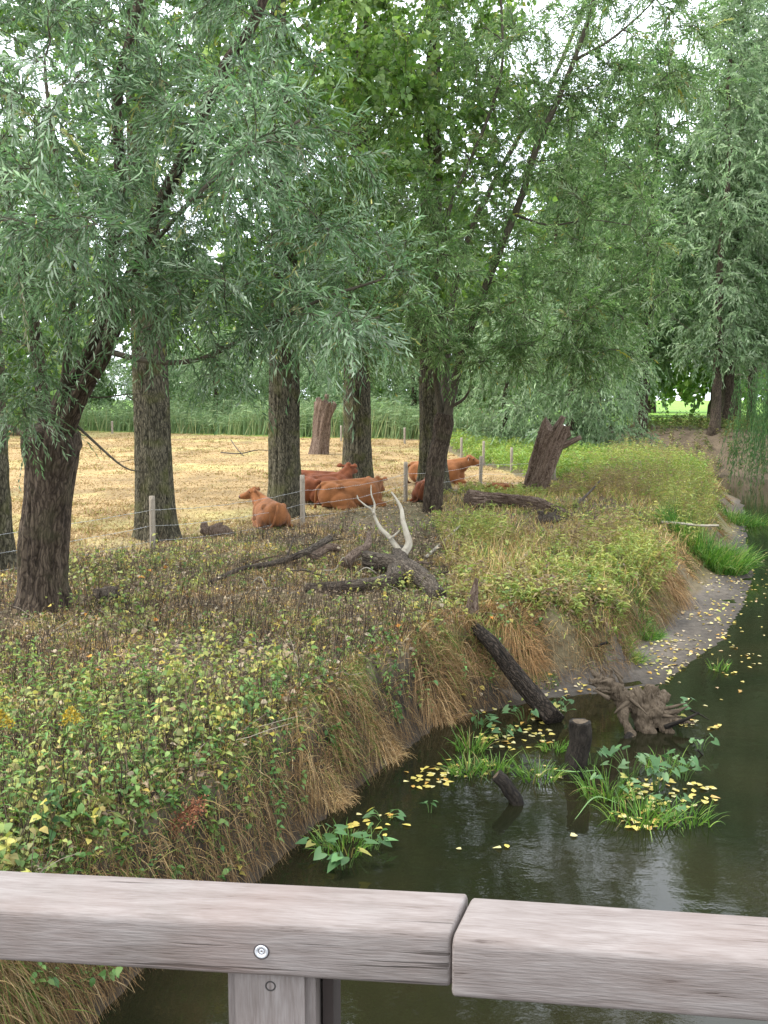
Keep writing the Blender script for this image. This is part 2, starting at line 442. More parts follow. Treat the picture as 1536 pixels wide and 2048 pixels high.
# ------------------------------------------------------------------ the lie of the land
WATER = -1.1
LEFT = np.array([(-4.5, -12), (-3.0, -2), (-2.4, 4), (-2.04, 6.15), (-1.78, 7.14), (-1.02, 8.67), (-.64, 9.63), (-.37, 10.39), (.07, 11.28), (.42, 11.95), (.72, 12.75), (1.45, 13.23),
                 (2.29, 13.79), (3.36, 14.15), (4.19, 14.53), (5.08, 15.95), (6.03, 17.29), (7.44, 20.25), (8.92, 23.7), (10.5, 28.5), (12.8, 35), (14.9, 41), (15.2, 45),
                 (13.5, 50), (10, 57), (7.5, 66), (8, 85), (14, 120), (40, 200)])
RIGHT = np.array([(11, -12), (10.5, 2), (11.5, 14), (14, 26), (18, 38), (20.3, 45), (20, 50), (18, 55.5), (15, 61), (13, 70), (13.5, 85), (20, 118), (48, 196)])
RIVER = np.vstack([LEFT, RIGHT[::-1]])
FENCE = np.array([(-20, 4), (-9.2, 14.6), (-4.92, 20.9), (-2.04, 24.8), (.65, 30.1), (3.36, 34.7), (6.03, 35.7), (5.28, 41.5), (4.53, 46), (3.97, 51.5), (2.6, 72)])
PASTURE = np.vstack([FENCE, [(-4, 76), (-30, 92), (-90, 95), (-90, 4)]])

def seg_dist(x, y, L):
    d = np.full(x.shape, 1e9)
    for a, b in zip(L[:-1], L[1:]):
        e = b - a; t = ((x - a[0]) * e[0] + (y - a[1]) * e[1]) / e.dot(e); t = t.clip(0, 1)
        d = np.minimum(d, np.hypot(x - a[0] - t * e[0], y - a[1] - t * e[1]))
    return d

def inside(x, y, P):
    r = np.zeros(x.shape, bool); j = len(P) - 1
    for i in range(len(P)):
        xi, yi = P[i]; xj, yj = P[j]
        if yi != yj:
            c = ((yi > y) != (yj > y)) & (x < (xj - xi) * (y - yi) / (yj - yi) + xi)
            r ^= c
        j = i
    return r

def mud_w(y): return np.interp(y, [0, 12.6, 13.6, 14.4, 15.4, 18, 22, 26, 31, 60], [.05, .06, .10, .40, .78, .95, .8, .5, .2, .2])
def bank_w(y): return np.interp(y, [0, 12, 15, 20, 30, 60], [.45, .45, .6, 1.1, 1.6, 2.0])

def land(x, y):
    """height, distance to the left bank, masks"""
    x = np.asarray(x, float); y = np.asarray(y, float)
    riv = inside(x, y, RIVER)
    dl = seg_dist(x, y, LEFT); dr = seg_dist(x, y, RIGHT)
    right = (~riv) & (dr < dl)
    wob = (fbm2(x, y, .85, 3) - .5) * 1.1
    m = mud_w(y); bw = bank_w(y)
    d = np.maximum(dl + wob * np.clip(dl, 0, .8), 0)
    t = ((d - m) / bw).clip(0, 1); t = t * t * (3 - 2 * t)
    hl = WATER + .07 * np.minimum(d, m) + (1.08 - .07 * np.minimum(m, 1.6)) * t
    hl = hl + (fbm2(x, y, .45, 11) - .5) * .22 * t + (fbm2(x, y, 2.2, 17) - .5) * .10 * t * np.exp(-np.maximum(y - 8, 0) / 25)
    hl = hl + (fbm2(x, y, 2.6, 47) - .45) * .10 * np.clip(d / .3, 0, 1) * (1 - t)
    t2 = (dr / 4.0).clip(0, 1); t2 = t2 * t2 * (3 - 2 * t2)
    hr = WATER + 2.1 * t2 + (fbm2(x, y, .4, 23) - .5) * .3 * t2
    hv = WATER - np.minimum(.18 * np.minimum(dl, dr), .7) - .02
    h = np.where(riv, hv, np.where(right, hr, hl))
    return h, dl, riv, right, t

def hz(x, y): return land(np.atleast_1d(x), np.atleast_1d(y))[0]

def grow(a, b, step0, k):
    r = []; s = step0; v = a
    while v < b: v += s; r.append(v); s *= k
    return np.array(r)
gx = np.concatenate([-8 - grow(0, 420, .16, 1.16)[::-1], np.arange(-8, 12.01, .13), 12 + grow(0, 420, .16, 1.14)])
gy = np.concatenate([-14 + np.arange(0, 18, 1.5), np.arange(4.2, 24, .13), 24 + grow(0, 600, .14, 1.045)])
GX, GY = np.meshgrid(gx, gy)
H_, DL, RIV, RGT, TB = land(GX, GY)
PAST = inside(GX, GY, PASTURE)
n_a = fbm2(GX, GY, .25, 31); n_b = fbm2(GX, GY, 1.3, 37); n_c = fbm2(GX, GY, .08, 41)
c = np.zeros(GX.shape + (3,))
strip = np.array([.115, .088, .058]); straw = np.array([.275, .187, .085]); green = np.array([.20, .24, .06])
c[:] = strip
c = c * (1 + (n_b[..., None] - .5) * .6)
mixg = ((n_a - .45) * 4).clip(0, 1)[..., None]
c = np.where((~PAST & ~RGT & (GY > 12))[..., None], c * (1 - .5 * mixg) + np.array([.17, .15, .06]) * .5 * mixg, c)
ps = straw * (1 + (n_b[..., None] - .5) * .5 + (n_c[..., None] - .5) * .5) ; gm = ((n_a - .56) * 5).clip(0, .5)[..., None]
ps = ps * (1 - gm) + np.array([.36, .33, .12]) * gm
ps = ps * (1 - .35 * ((fbm2(GX, GY, .55, 201) - .58) * 6).clip(0, 1))[..., None]
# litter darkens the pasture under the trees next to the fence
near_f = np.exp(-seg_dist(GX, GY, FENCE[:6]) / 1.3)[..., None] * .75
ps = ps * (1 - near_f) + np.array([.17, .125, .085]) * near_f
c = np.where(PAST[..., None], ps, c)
mud = np.array([.112, .094, .076])
mm = ((DL < mud_w(GY) + .15) & (~RIV) & (~RGT))
c = np.where((mm & (GY > 13.7))[..., None], mud * (1 + (n_b[..., None] - .5) * .7) * np.interp(DL, [0, .25, .8], [.45, .62, 1.0])[..., None], c)
c = np.where(((TB < .8) & (DL < 3) & (GY < 14) & ~mm)[..., None] | (mm & (GY <= 13.7))[..., None], np.array([.038, .029, .02]), c)
c = np.where(RIV[..., None], np.array([.05, .04, .025]), c)
c = np.where(RGT[..., None], np.array([.10, .075, .05]) * (1 + (n_a[..., None] - .5)), c)
far = ((GY > 74) & ~PAST & ~RIV)
c = np.where(far[..., None], np.array([.15, .27, .04]) * (1 + (n_c[..., None] - .5) * .5), c)
nx_, ny_ = len(gx), len(gy)
idx = np.arange(nx_ * ny_).reshape(ny_, nx_)
q = np.stack([idx[:-1, :-1], idx[:-1, 1:], idx[1:, 1:], idx[1:, :-1]], -1).reshape(-1, 4)
obj('ground', mesh('ground', np.stack([GX, GY, H_], -1).reshape(-1, 3), [q], {'tint': c.reshape(-1, 3)}, True), M_GROUND, kind='structure')
wx_ = np.linspace(-14, 70, 22); wy_ = np.linspace(-14, 230, 40)
WX, WY = np.meshgrid(wx_, wy_); iw = np.arange(WX.size).reshape(WX.shape)
qw = np.stack([iw[:-1, :-1], iw[:-1, 1:], iw[1:, 1:], iw[1:, :-1]], -1).reshape(-1, 4)
obj('river', mesh('river', np.stack([WX, WY, np.full(WX.shape, WATER)], -1).reshape(-1, 3), [qw]), M_WATER, kind='structure')

def on(px, py, dz=0.0, z=0.0):           # the point of the ground seen at a pixel, lifted by dz
    r = ray(px, py); Y = np.concatenate([np.arange(4, 40, .05), np.arange(40, 130, .25)]); X = r[0] / r[1] * Y; Z = CAM_H + r[2] / r[1] * Y
    h = land(X, Y)[0]; k = int(np.argmax(Z < h))
    return np.array([X[k], Y[k], h[k] + dz])

# ------------------------------------------------------------------ bridge railing
def beam(name, back0, back1, width, height, label, extra=.0):
    """rounded weathered rail between two points of its upper back edge"""
    a, b = np.asarray(back0), np.asarray(back1)
    L = np.linalg.norm(b - a); ex = (b - a) / L
    ey = np.array([ex[1], -ex[0], 0]); ey /= np.linalg.norm(ey)            # towards the viewer
    ez = np.cross(ey, ex); ez *= np.sign(ez[2])
    # profile in (depth, height), corners rounded
    prof = []
    for cx_, cy_, r_, a0 in ((0 + .012, -.012, .012, 180), (width - .013, -.013, .013, 90), (width - .007, -height + .007, .007, 0), (.007, -height + .007, .007, -90)):
        for k in range(6):
            an = R(a0 - 90 * k / 5); prof.append((cx_ + r_ * math.cos(an), cy_ + r_ * math.sin(an)))
    prof = np.array(prof); cen = prof.mean(0)
    s = np.concatenate([[0, .0015, .004], np.linspace(.03, L - .03, 60), [L - .004, L - .0015, L]])
    sc = np.ones(len(s)); sc[0] = sc[-1] = .93; sc[1] = sc[-2] = .975
    V = []
    for si, k in zip(s, sc):
        pr = cen + (prof - cen) * k
        wob = 1 + (noise(np.c_[np.full(len(pr), si * 14), pr * 60], 5) - .5)[:, None] * .012
        V.append(np.c_[np.full(len(pr), si), cen + (pr - cen) * wob])
    V = np.array(V); k = len(prof); n = len(s)
    V = V.reshape(-1, 3)
    i = np.arange(n - 1)[:, None] * k; j = np.arange(k)[None, :]; j2 = (j + 1) % k
    q = np.stack([i + j, i + j2, i + k + j2, i + k + j], -1).reshape(-1, 4)
    V = np.vstack([V, [0, *cen], [L, *cen]])
    V[:, 0] -= .19 * V[:, 1]                # ends cut at a slant
    aa = np.arange(k); bb = (aa + 1) % k
    t1 = np.stack([np.full(k, n * k), bb, aa], -1); t2 = np.stack([np.full(k, n * k + 1), (n - 1) * k + aa, (n - 1) * k + bb], -1)
    o = obj(name, mesh(name, V, [q, np.vstack([t1, t2])], None, True), M_RAIL, None, label, 'handrail', 'handrail beams of the bridge')
    mw = Matrix(((ex[0], ey[0], ez[0], a[0]), (ex[1], ey[1], ez[1], a[1]), (ex[2], ey[2], ez[2], a[2]), (0, 0, 0, 1)))
    o.matrix_world = mw
    return o, mw, L

ZT = 2.55
p0, p1 = gp(0, 1735, ZT), gp(937, 1781, ZT)
dirv = (p1 - p0) / np.linalg.norm(p1 - p0)
rail1, mw1, L1 = beam('handrail', p0 - dirv * 1.3, p1, .104, .074, 'grey weathered wooden handrail with a round bolt, left of the joint')
q0, q1 = gp(946, 1789, ZT - .003), gp(1536, 1828, ZT - .003)
dir2 = (q1 - q0) / np.linalg.norm(q1 - q0)
rail2, mw2, L2 = beam('handrail', q0, q1 + dir2 * 1.2, .110, .078, 'grey and reddish streaked wooden handrail right of the joint')
# bolt with washer, on the front face of the left rail
def lathe(prof, k=28):                # prof (r, y): revolved about the y axis (pointing out of the rail)
    th = np.linspace(0, 2 * math.pi, k, endpoint=False); n = len(prof)
    V = np.array([[r_ * math.cos(t), y_, r_ * math.sin(t)] for r_, y_ in prof for t in th])
    i = np.arange(n - 1)[:, None] * k; j = np.arange(k)[None, :]; j2 = (j + 1) % k
    return V, [np.stack([i + j, i + j2, i + k + j2, i + k + j], -1).reshape(-1, 4)]
inv1 = mw1.inverted()
def on_front(px, py, mw, depth):
    inv = mw.inverted(); o_ = inv @ Vector((0, 0, CAM_H)); d_ = inv.to_3x3() @ Vector(ray(px, py)); t = (depth - o_.y) / d_.y
    return o_ + d_ * t
bp = on_front(523, 1903, mw1, .104)
V, Fq = lathe([(.0085, -.004), (.0085, .0012), (.0078, .002), (.0046, .0008), (.0042, -.002), (.0034, -.002), (.0034, .0004), (.0014, .0006), (.0008, -.0012), (.0, -.0012)])
w_ = obj('bolt', mesh('bolt', V, Fq, None, True), plain('zinc_bolt', (.62, .62, .64), .35, .5), rail1, 'round zinc bolt with washer in the rail front')
w_.location = bp
V, Fq = lathe([(.0105, -.0010), (.0102, .0006), (.0086, .0003)])
w2_ = obj('bolt_ring', mesh('bolt_ring', V, Fq, None, True), plain('bolt_ring_dark', (.05, .04, .04), .8), rail1)  # thin dark ring around the washer
w2_.location = bp
# post under the left rail
pc0 = on_front(452, 1960, mw1, .088); pc1 = on_front(628, 1960, mw1, .088)
xa, xb = pc0.x, pc1.x
root = thing('railing_post', 'square weathered wooden post carrying the left handrail', 'post')
root.matrix_world = mw1
bm = bmesh.new()
bmesh.ops.create_cube(bm, size=1)
zt_, zb_ = -.0745, -4.4
for v in bm.verts:
    v.co.x = xa if v.co.x < 0 else xb
    v.co.y = .008 if v.co.y < 0 else .090
    v.co.z = zb_ if v.co.z < 0 else zt_
bmesh.ops.bevel(bm, geom=[e for e in bm.edges if abs(e.verts[0].co.z - e.verts[1].co.z) > 1], offset=.012, segments=4, affect='EDGES')
me = bpy.data.meshes.new('post'); bm.to_mesh(me); bm.free()
for v in me.vertices: v.co = Vector((v.co.z, v.co.x, v.co.y))        # grain runs along local x
shaft = obj('shaft', me, M_RAIL, root)
shaft.matrix_local = Matrix(((0, 1, 0, 0), (0, 0, 1, 0), (1, 0, 0, 0), (0, 0, 0, 1)))
hp = on_front(541, 1972, mw1, .090)
V, Fq = lathe([(.0072, -.001), (.0068, .0006), (.0050, .0002), (.0045, -.003), (.0, -.003)])
h_ = obj('bolt_hole', mesh('bolt_hole', V, Fq, None, True), plain('bolt_hole_dark', (.04, .035, .032), .6, .3), root)  # bolt hole in the post, its shade put into the dark colour
h_.location = hp
# a narrow dark brown plate beside the post, set back
bm = bmesh.new(); bmesh.ops.create_cube(bm, size=1)
for v in bm.verts:
    v.co.x = xb + .004 if v.co.x < 0 else xb + .018
    v.co.y = -.02 if v.co.y < 0 else .045
    v.co.z = zb_ if v.co.z < 0 else zt_ - .002
me = bpy.data.meshes.new('side_plate'); bm.to_mesh(me); bm.free()
obj('side_plate', me, plain('dark_plate', (.035, .024, .02), .8), root)

# ------------------------------------------------------------------ trees
def bark_disp(seed, k=3.0, m=2.5, amp=.10, flare=0.0, fl_h=.35, lobes=4, ph=0.0, big=.06):
    def f(TH, S, t):
        p = np.stack([np.cos(TH) * k * 3, np.sin(TH) * k * 3, S * m], -1)
        r1 = 1 - 2 * np.abs(noise(p, seed) - .5)
        p2 = np.stack([np.cos(TH) * 1.3, np.sin(TH) * 1.3, S * .8], -1)
        d = 1 + amp * (r1 - .6) + big * (noise(p2, seed + 3) - .5) * 2
        if flare: d = d + flare * np.exp(-S / fl_h) * (1 + .55 * np.cos(lobes * TH + ph) + .3 * np.cos((lobes + 3) * TH + 2 * ph))
        return d
    return f

class Skeleton:
    def __init__(s): s.P = np.zeros((0, 3)); s.R = np.zeros(0)
    def add(s, P, r):
        s.P = np.vstack([s.P, P]); s.R = np.concatenate([s.R, np.broadcast_to(r, len(P))])

def ellipsoid_pts(n, cen, rad, r):
    d = rdir(n, r) * (r.uniform(.25, 1, n) ** (1 / 2.2))[:, None]
    return np.asarray(cen) + d * np.asarray(rad)

def grow_branches(sk, A, r, up=.18, g=None, rmin=.006, rk=.011, k=5, start_up=0.25):
    """from the skeleton to each attractor; returns the branch curves"""
    out = []
    order = np.argsort([np.min(np.linalg.norm(sk.P - a, axis=1)) for a in A])
    for i in order:
        a = A[i]; v = a - sk.P; dist = np.linalg.norm(v, axis=1)
        cost = dist + np.maximum(-v[:, 2], 0) * .9 + r.uniform(0, .15 * dist.min() + .01, len(dist))
        j = int(np.argmin(cost)); s0 = sk.P[j]; L = dist[j]
        if L < .15: continue
        mid = s0 * .5 + a * .5 + np.array([0, 0, up * L]) + r.normal(0, .10 * L, 3)
        t = np.linspace(0, 1, max(5, min(12, int(L / .22) + 3)))[:, None]
        C = (1 - t) ** 2 * s0 + 2 * t * (1 - t) * mid + t * t * a
        C[1:-1] += r.normal(0, .018 * L ** .5, (len(C) - 2, 3))
        r0 = min(rk * (L + .5) + rmin, sk.R[j] * .8)
        rr = r0 + (rmin - r0) * np.linspace(0, 1, len(C)) ** .8
        sk.add(C[1:], rr[1:])
        out.append((C, rr))
        if g is not None:
            V, Fc, bk = tube(C, rr, k, cap=False); g.add(V, Fc, bk=bk)
    return out

def twigs_on(curves, per_m, r, tmin=.25, outl=.7, dn=.25, Lr=(.4, .9)):
    P0, D, L = [], [], []
    for C, rr in curves:
        s = np.concatenate([[0], np.cumsum(np.linalg.norm(np.diff(C, axis=0), axis=1))])
        n = max(3, int(per_m * s[-1] * (1 - tmin)) + 2)
        t = r.uniform(tmin, 1, n) * s[-1]
        X = np.stack([np.interp(t, s, C[:, i]) for i in range(3)], -1)
        tg = nrm(C[-1] - C[len(C) // 2])
        d = nrm(tg * outl + rdir(n, r) * .9 + np.array([0, 0, -dn]))
        P0.append(X); D.append(d); L.append(r.uniform(*Lr, n))
    return np.concatenate(P0), np.concatenate(D), np.concatenate(L)

PAL_WIL = [(.058, .112, .046, 3.0), (.10, .175, .075, 4), (.165, .24, .13, 2.8), (.28, .36, .24, 1.7), (.45, .51, .41, .5), (.36, .31, .08, .06), (.20, .13, .07, .05)]
PAL_WIL2 = [(.070, .135, .042, 2.6), (.115, .20, .065, 4), (.18, .27, .105, 3), (.30, .39, .19, 1.8), (.46, .52, .36, .5), (.45, .36, .06, .06), (.24, .15, .07, .05)]
PAL_POP = [(.080, .155, .036, 3), (.125, .22, .052, 4), (.19, .295, .075, 2.8), (.30, .39, .13, 1.5), (.44, .38, .10, .06)]
PAL_FAR = [(.078, .14, .056, 3), (.12, .20, .08, 4), (.18, .265, .115, 2), (.28, .36, .18, 1.1)]

# ---- pollard willow in the left foreground
r1 = np.random.default_rng(11)
w1b = on(90, 1222)
W1 = thing('pollard_willow', 'thick dark pollard willow with torn bark in the left foreground', 'tree', w1b)
def loc1(px, py, Y): return at(px, py, Y) - w1b
sk = Skeleton()
tp = spline([(0, 0, -.35), (0, 0, .1), loc1(88, 1120, 14.7), loc1(95, 1000, 14.7), loc1(104, 900, 14.7), loc1(108, 850, 14.7)], 90)
tr = np.interp(np.linspace(0, 1, 90), [0, .12, .3, .6, .85, .95, 1], [.42, .37, .31, .35, .43, .40, .24])
def w1d(TH, S, t):
    b = bark_disp(5, 3.2, 1.6, .24, .5, .35, 4, 1.0, .14)(TH, S, t)
    return b * (1 + .10 * np.cos(TH * 2 + S * 1.2) * t) - .10 * np.exp(-((TH - 3.6) / .25) ** 2) + .12 * np.exp(-((t - .88) / .08) ** 2) * np.maximum(0, np.sin(TH * 3 + 1))
V, Fc, bk = tube(tp, tr, 96, w1d)
obj('trunk', Geo().add(V, Fc, bk=bk).build('trunk', True), M_BARKW, W1)
sk.add(tp[70:], .3)
limbs1 = [
    ([loc1(112, 872, 14.6), loc1(125, 800, 14.5), loc1(165, 735, 14.3), loc1(205, 640, 14.0), loc1(222, 520, 13.8), loc1(240, 380, 13.6), loc1(235, 190, 13.4), loc1(265, 60, 13.2), loc1(300, -120, 13.0)], .15, .05),
    ([loc1(125, 868, 14.5), loc1(165, 780, 14.2), loc1(215, 690, 13.8), loc1(262, 560, 13.4), loc1(315, 420, 13.0), loc1(380, 290, 12.7), loc1(445, 140, 12.5), loc1(500, 60, 12.3), loc1(550, -60, 12.1)], .14, .055),
    ([loc1(95, 862, 14.7), loc1(80, 740, 14.8), loc1(60, 600, 14.6), loc1(20, 420, 14.3), loc1(-30, 200, 14.0), loc1(-90, 0, 13.6)], .12, .04),
    ([loc1(118, 860, 14.5), loc1(135, 700, 14.0), loc1(148, 560, 13.3), loc1(140, 430, 12.6), loc1(110, 300, 12.0), loc1(90, 150, 11.6)], .06, .02),
    ([loc1(205, 700, 13.9), loc1(300, 722, 13.3), loc1(400, 718, 12.8), loc1(520, 660, 12.5), loc1(640, 600, 12.2), loc1(760, 560, 12.0)], .045, .015),
    ([loc1(215, 660, 13.8), loc1(240, 580, 13.0), loc1(330, 460, 12.2), loc1(460, 330, 11.8), loc1(600, 240, 11.8)], .05, .015),
]
for i, (P, ra_, rb_) in enumerate(limbs1):
    C = spline(P, 46); rr = ra_ + (rb_ - ra_) * np.linspace(0, 1, 46) ** .7
    V, Fc, bk = tube(C, rr, 18, bark_disp(20 + i, 1.6, 2.0, .12, 0, 1, 1, 0, .12))
    obj('limb', Geo().add(V, Fc, bk=bk).build('limb', True), M_BARKW if i < 3 else M_LIMB, W1)
    sk.add(C[6:], rr[6:])
# bare drooping dead branch and twigs
gd = Geo()
for P, ra_, rb_ in [([loc1(150, 848, 14.5), loc1(190, 885, 14.3), loc1(235, 925, 14.1), loc1(262, 940, 14.0), loc1(290, 942, 13.9)], .022, .007),
                    ([loc1(150, 790, 14.4), loc1(200, 795, 14.1), loc1(260, 788, 13.8), loc1(310, 790, 13.5)], .016, .005),
                    ([loc1(255, 792, 13.8), loc1(280, 810, 13.7), loc1(300, 840, 13.6)], .009, .004),
                    ([loc1(190, 885, 14.3), loc1(200, 898, 14.25), loc1(203, 908, 14.2)], .006, .003),
                    ([loc1(235, 925, 14.1), loc1(270, 918, 14.0), loc1(320, 905, 13.9)], .006, .002)]:
    V, Fc, bk = tube(spline(P, 18), np.linspace(ra_, rb_, 18), 6); gd.add(V, Fc, bk=bk)
obj('dead_branch', gd.build('dead_branch', True), M_LIMB, W1, 'bare drooping dead branch')
crown1 = [((120, 330, 13.4), (2.2, 2.0, 1.9), 44), ((330, 380, 12.6), (1.5, 1.6, 1.4), 40), ((500, 460, 12.2), (1.4, 1.5, 1.3), 36), ((680, 540, 12.2), (.9, 1.2, .9), 18),
          ((50, 590, 12.6), (1.0, 1.3, .8), 34), ((250, 540, 12.4), (1.2, 1.4, .7), 26), ((430, 590, 12.0), (1.2, 1.2, .65), 36), ((330, 60, 12.6), (1.7, 1.6, 1.0), 36), ((500, 180, 12.0), (1.1, 1.3, 1.3), 22),
          ((60, 60, 12.6), (1.8, 1.6, 1.0), 32), ((-260, 350, 13.5), (1.9, 1.9, 2.2), 34), ((150, -250, 13), (2.6, 2, 1.3), 40), ((20, 430, 10.6), (1.0, 1.0, .9), 28), ((45, 780, 13.4), (.45, .6, .55), 14), ((640, 380, 12.0), (1.0, 1.0, .8), 12),
          ((600, 640, 12.4), (.9, 1.0, .4), 14), ((420, 740, 12.2), (.25, .5, .3), 5), ((60, 440, 8.9), (.6, .5, .35), 13), ((470, 230, 9.4), (.6, .6, .5), 13), ((700, 640, 10.0), (.5, .5, .3), 7), ((120, 200, 9.5), (.7, .5, .4), 9)]
A = np.concatenate([ellipsoid_pts(n, loc1(*cn), (rd[0], rd[1], rd[2]), r1) for cn, rd, n in crown1])
gb = Geo()
curves1 = grow_branches(sk, A, r1, .12, gb, .005, .012)
obj('branches', gb.build('branches', True), M_LIMB, W1, kind='stuff')
P0, D, L = twigs_on(curves1, 17, r1, .2, .75, .1, (.3, .85))
g1 = foliage(P0, D, L, r1.uniform(.1, .55, len(P0)), 18, .122, .0225, PAL_WIL, r1, hang=.25)
cr_ = obj('crown', g1.build('crown'), M_WILLOW, W1, kind='stuff'); print('W1 twigs', len(P0))

# ---- slimmer willow in the middle
r2 = np.random.default_rng(12)
w2b = on(868, 1022)
W2 = thing('willow_tree', 'slender grey-barked willow with forked leaning limbs in the middle', 'tree', w2b)
def loc2(px, py, Y): return at(px, py, Y) - w2b
sk = Skeleton()
tp = spline([(-.02, 0, -.4), loc2(866, 1000, 27.8), loc2(872, 930, 27.8), loc2(884, 870, 27.8), loc2(890, 826, 27.7)], 70)
tr = np.interp(np.linspace(0, 1, 70), [0, .2, .6, .9, 1], [.33, .265, .245, .265, .21])
V, Fc, bk = tube(tp, tr, 64, bark_disp(9, 2.6, 1.6, .2, .1, .3, 3, .5, .10))
obj('trunk', Geo().add(V, Fc, bk=bk).build('trunk', True), M_BARKW, W2)
limbs2 = [
    ([loc2(893, 840, 27.7), loc2(906, 780, 27.6), loc2(930, 690, 27.4), loc2(962, 600, 27.2), loc2(1000, 500, 27), loc2(1040, 400, 26.8), loc2(1075, 290, 26.6), loc2(1120, 190, 26.4), loc2(1170, 60, 26.2), loc2(1210, -80, 26)], .20, .07),
    ([loc2(884, 842, 27.8), loc2(874, 770, 27.6), loc2(866, 700, 27.2), loc2(868, 600, 27), loc2(880, 500, 26.8), loc2(905, 400, 26.6), loc2(945, 310, 26.5), loc2(985, 210, 26.3), loc2(1005, 120, 26.2), loc2(1000, -40, 26)], .13, .04),
    ([loc2(890, 838, 27.9), loc2(892, 720, 28.4), loc2(905, 600, 28.8), loc2(935, 480, 29), loc2(985, 370, 29.1), loc2(1040, 270, 29.2), loc2(1110, 150, 29.2), loc2(1180, -20, 29.2)], .17, .07),
    ([loc2(900, 815, 27.6), loc2(930, 795, 27.3), loc2(942, 760, 27), loc2(930, 700, 26.8)], .07, .02),
    ([loc2(955, 612, 27.2), loc2(1010, 620, 26.8), loc2(1070, 640, 26.5), loc2(1130, 670, 26.2)], .035, .012),
    ([loc2(1030, 430, 26.9), loc2(1100, 450, 26.6), loc2(1180, 440, 26.3), loc2(1260, 450, 26)], .05, .015),
    ([loc2(872, 700, 27.2), loc2(810, 700, 26.5), loc2(740, 680, 26)], .04, .012),
    ([loc2(1150, 120, 26.3), loc2(1220, 80, 26), loc2(1290, 20, 25.8), loc2(1340, -40, 25.6)], .06, .02),
]
for i, (P, ra_, rb_) in enumerate(limbs2):
    C = spline(P, 50); rr = .74 * (ra_ + (rb_ - ra_) * np.linspace(0, 1, 50) ** .7)
    V, Fc, bk = tube(C, rr, 14, bark_disp(40 + i, 1.6, 2.0, .12, 0, 1, 1, 0, .12))
    obj('limb', Geo().add(V, Fc, bk=bk).build('limb', True), M_LIMB, W2); sk.add(C[5:], rr[5:])
crown2 = [((960, 300, 27), (3.6, 2.4, 3.4), 70), ((760, 480, 25), (2.3, 2.2, 2.4), 62), ((1140, 430, 26), (2.5, 2.2, 2.6), 72), ((1100, 640, 25.5), (2.1, 2, 1.3), 66), ((790, 660, 25), (1.9, 1.8, 1.0), 56),
          ((1050, 80, 26.5), (3.8, 2.6, 2.6), 90), ((1230, 570, 26.5), (1.5, 1.6, 1.7), 48), ((650, 360, 25), (1.8, 2, 2.0), 46), ((1290, 100, 26), (2.2, 1.8, 2.6), 70), ((1200, 720, 26), (1.0, 1.4, .7), 24), ((1000, -250, 27), (3.5, 2.5, 2), 30), ((860, 580, 23.5), (1.2, 1.0, 1.4), 20), ((640, 630, 25), (1.3, 1.2, .9), 26), ((1040, 710, 25.5), (1.3, 1.2, .6), 18), ((1190, 260, 27), (1.8, 1.6, 1.8), 34)]
A = np.concatenate([ellipsoid_pts(n, loc2(*cn), rd, r2) for cn, rd, n in crown2])
gb = Geo()
curves2 = grow_branches(sk, A, r2, .10, gb, .008, .011)
obj('branches', gb.build('branches', True), M_LIMB, W2, kind='stuff')
P0, D, L = twigs_on(curves2, 12, r2, .15, .6, .0, (.4, 1.0))
g2 = foliage(P0, D, L, r2.uniform(.05, .45, len(P0)), 18, .160, .036, PAL_WIL2, r2, hang=.18, twig_r=.006)
obj('crown', g2.build('crown'), M_WILLOW, W2, kind='stuff'); print('W2 twigs', len(P0))

# ---- poplars with furrowed bark
def poplar(seed, dens, rad=3.6, z0=5.2, z1=17, hgt=17.5):
    r = np.random.default_rng(seed)
    root = thing('poplar_tree', 'x', 'tree', group='poplars in the cattle pasture')
    n = 150
    z = np.concatenate([np.linspace(-.4, 5.5, 100), np.linspace(5.7, hgt, 50)])
    P = np.c_[np.sin(z * .22 + seed) * .10 * (z / 8), np.cos(z * .19 + seed) * .08 * (z / 8), z]
    P[:, :2] -= P[7, :2]
    rr = np.interp(z, [-.4, 0, 1.5, 5, 10, hgt], [.44, .42, .39, .35, .25, .04])
    V, Fc, bk = tube(P, rr, 96, bark_disp(seed, 4.6, 1.5, .2, .6, .40, 4, seed * .7, .05))
    obj('trunk', Geo().add(V, Fc, bk=bk).build('trunk', True), M_BARKP, root)
    sk = Skeleton(); sk.add(P[90:], .16)
    gb = Geo()
    A = []
    while len(A) < dens:
        zz = r.uniform(z0, z1); rad_z = rad * math.sin(math.pi * min(1, max(.12, (zz - z0 + 1.5) / (z1 - z0 + 3)))) ** .6
        a = r.uniform(0, 2 * math.pi); q_ = rad_z * math.sqrt(r.uniform(.08, 1)); A.append((q_ * math.cos(a), q_ * math.sin(a), zz))
    cv = grow_branches(sk, np.array(A), r, .05, gb, .010, .014)
    obj('branches', gb.build('branches', True), M_LIMB, root, kind='stuff')
    P0, D, L = twigs_on(cv, 11, r, .2, .5, -.05, (.35, .9))
    g = foliage(P0, D, L, 0.15, 9, .155, .15, PAL_POP, r, 'oval', .9, .8, twig_r=.006)
    obj('crown', g.build('crown'), M_POPLAR, root, kind='stuff'); print('poplar twigs', len(P0))
    return root
def put(o, px, py, rz, s, label):
    o.location = on(px, py); o.rotation_euler[2] = rz; o.scale = (s,) * 3; o['label'] = label
popA = poplar(3, 105, 3.3); popB = poplar(8, 190, 3.9)
put(popA, 312, 1078, .4, 1.0, 'furrowed poplar with flared mossy foot behind the leftmost fence post')
put(popB, 569, 1034, 1.2, 1.03, 'furrowed poplar standing right behind the cow that looks left')
p_ = dup(popB, (0, 0, 0), 0); put(p_, 716, 992, 3.0, 1.1, 'furrowed poplar behind the brown cows, left of the middle willow')
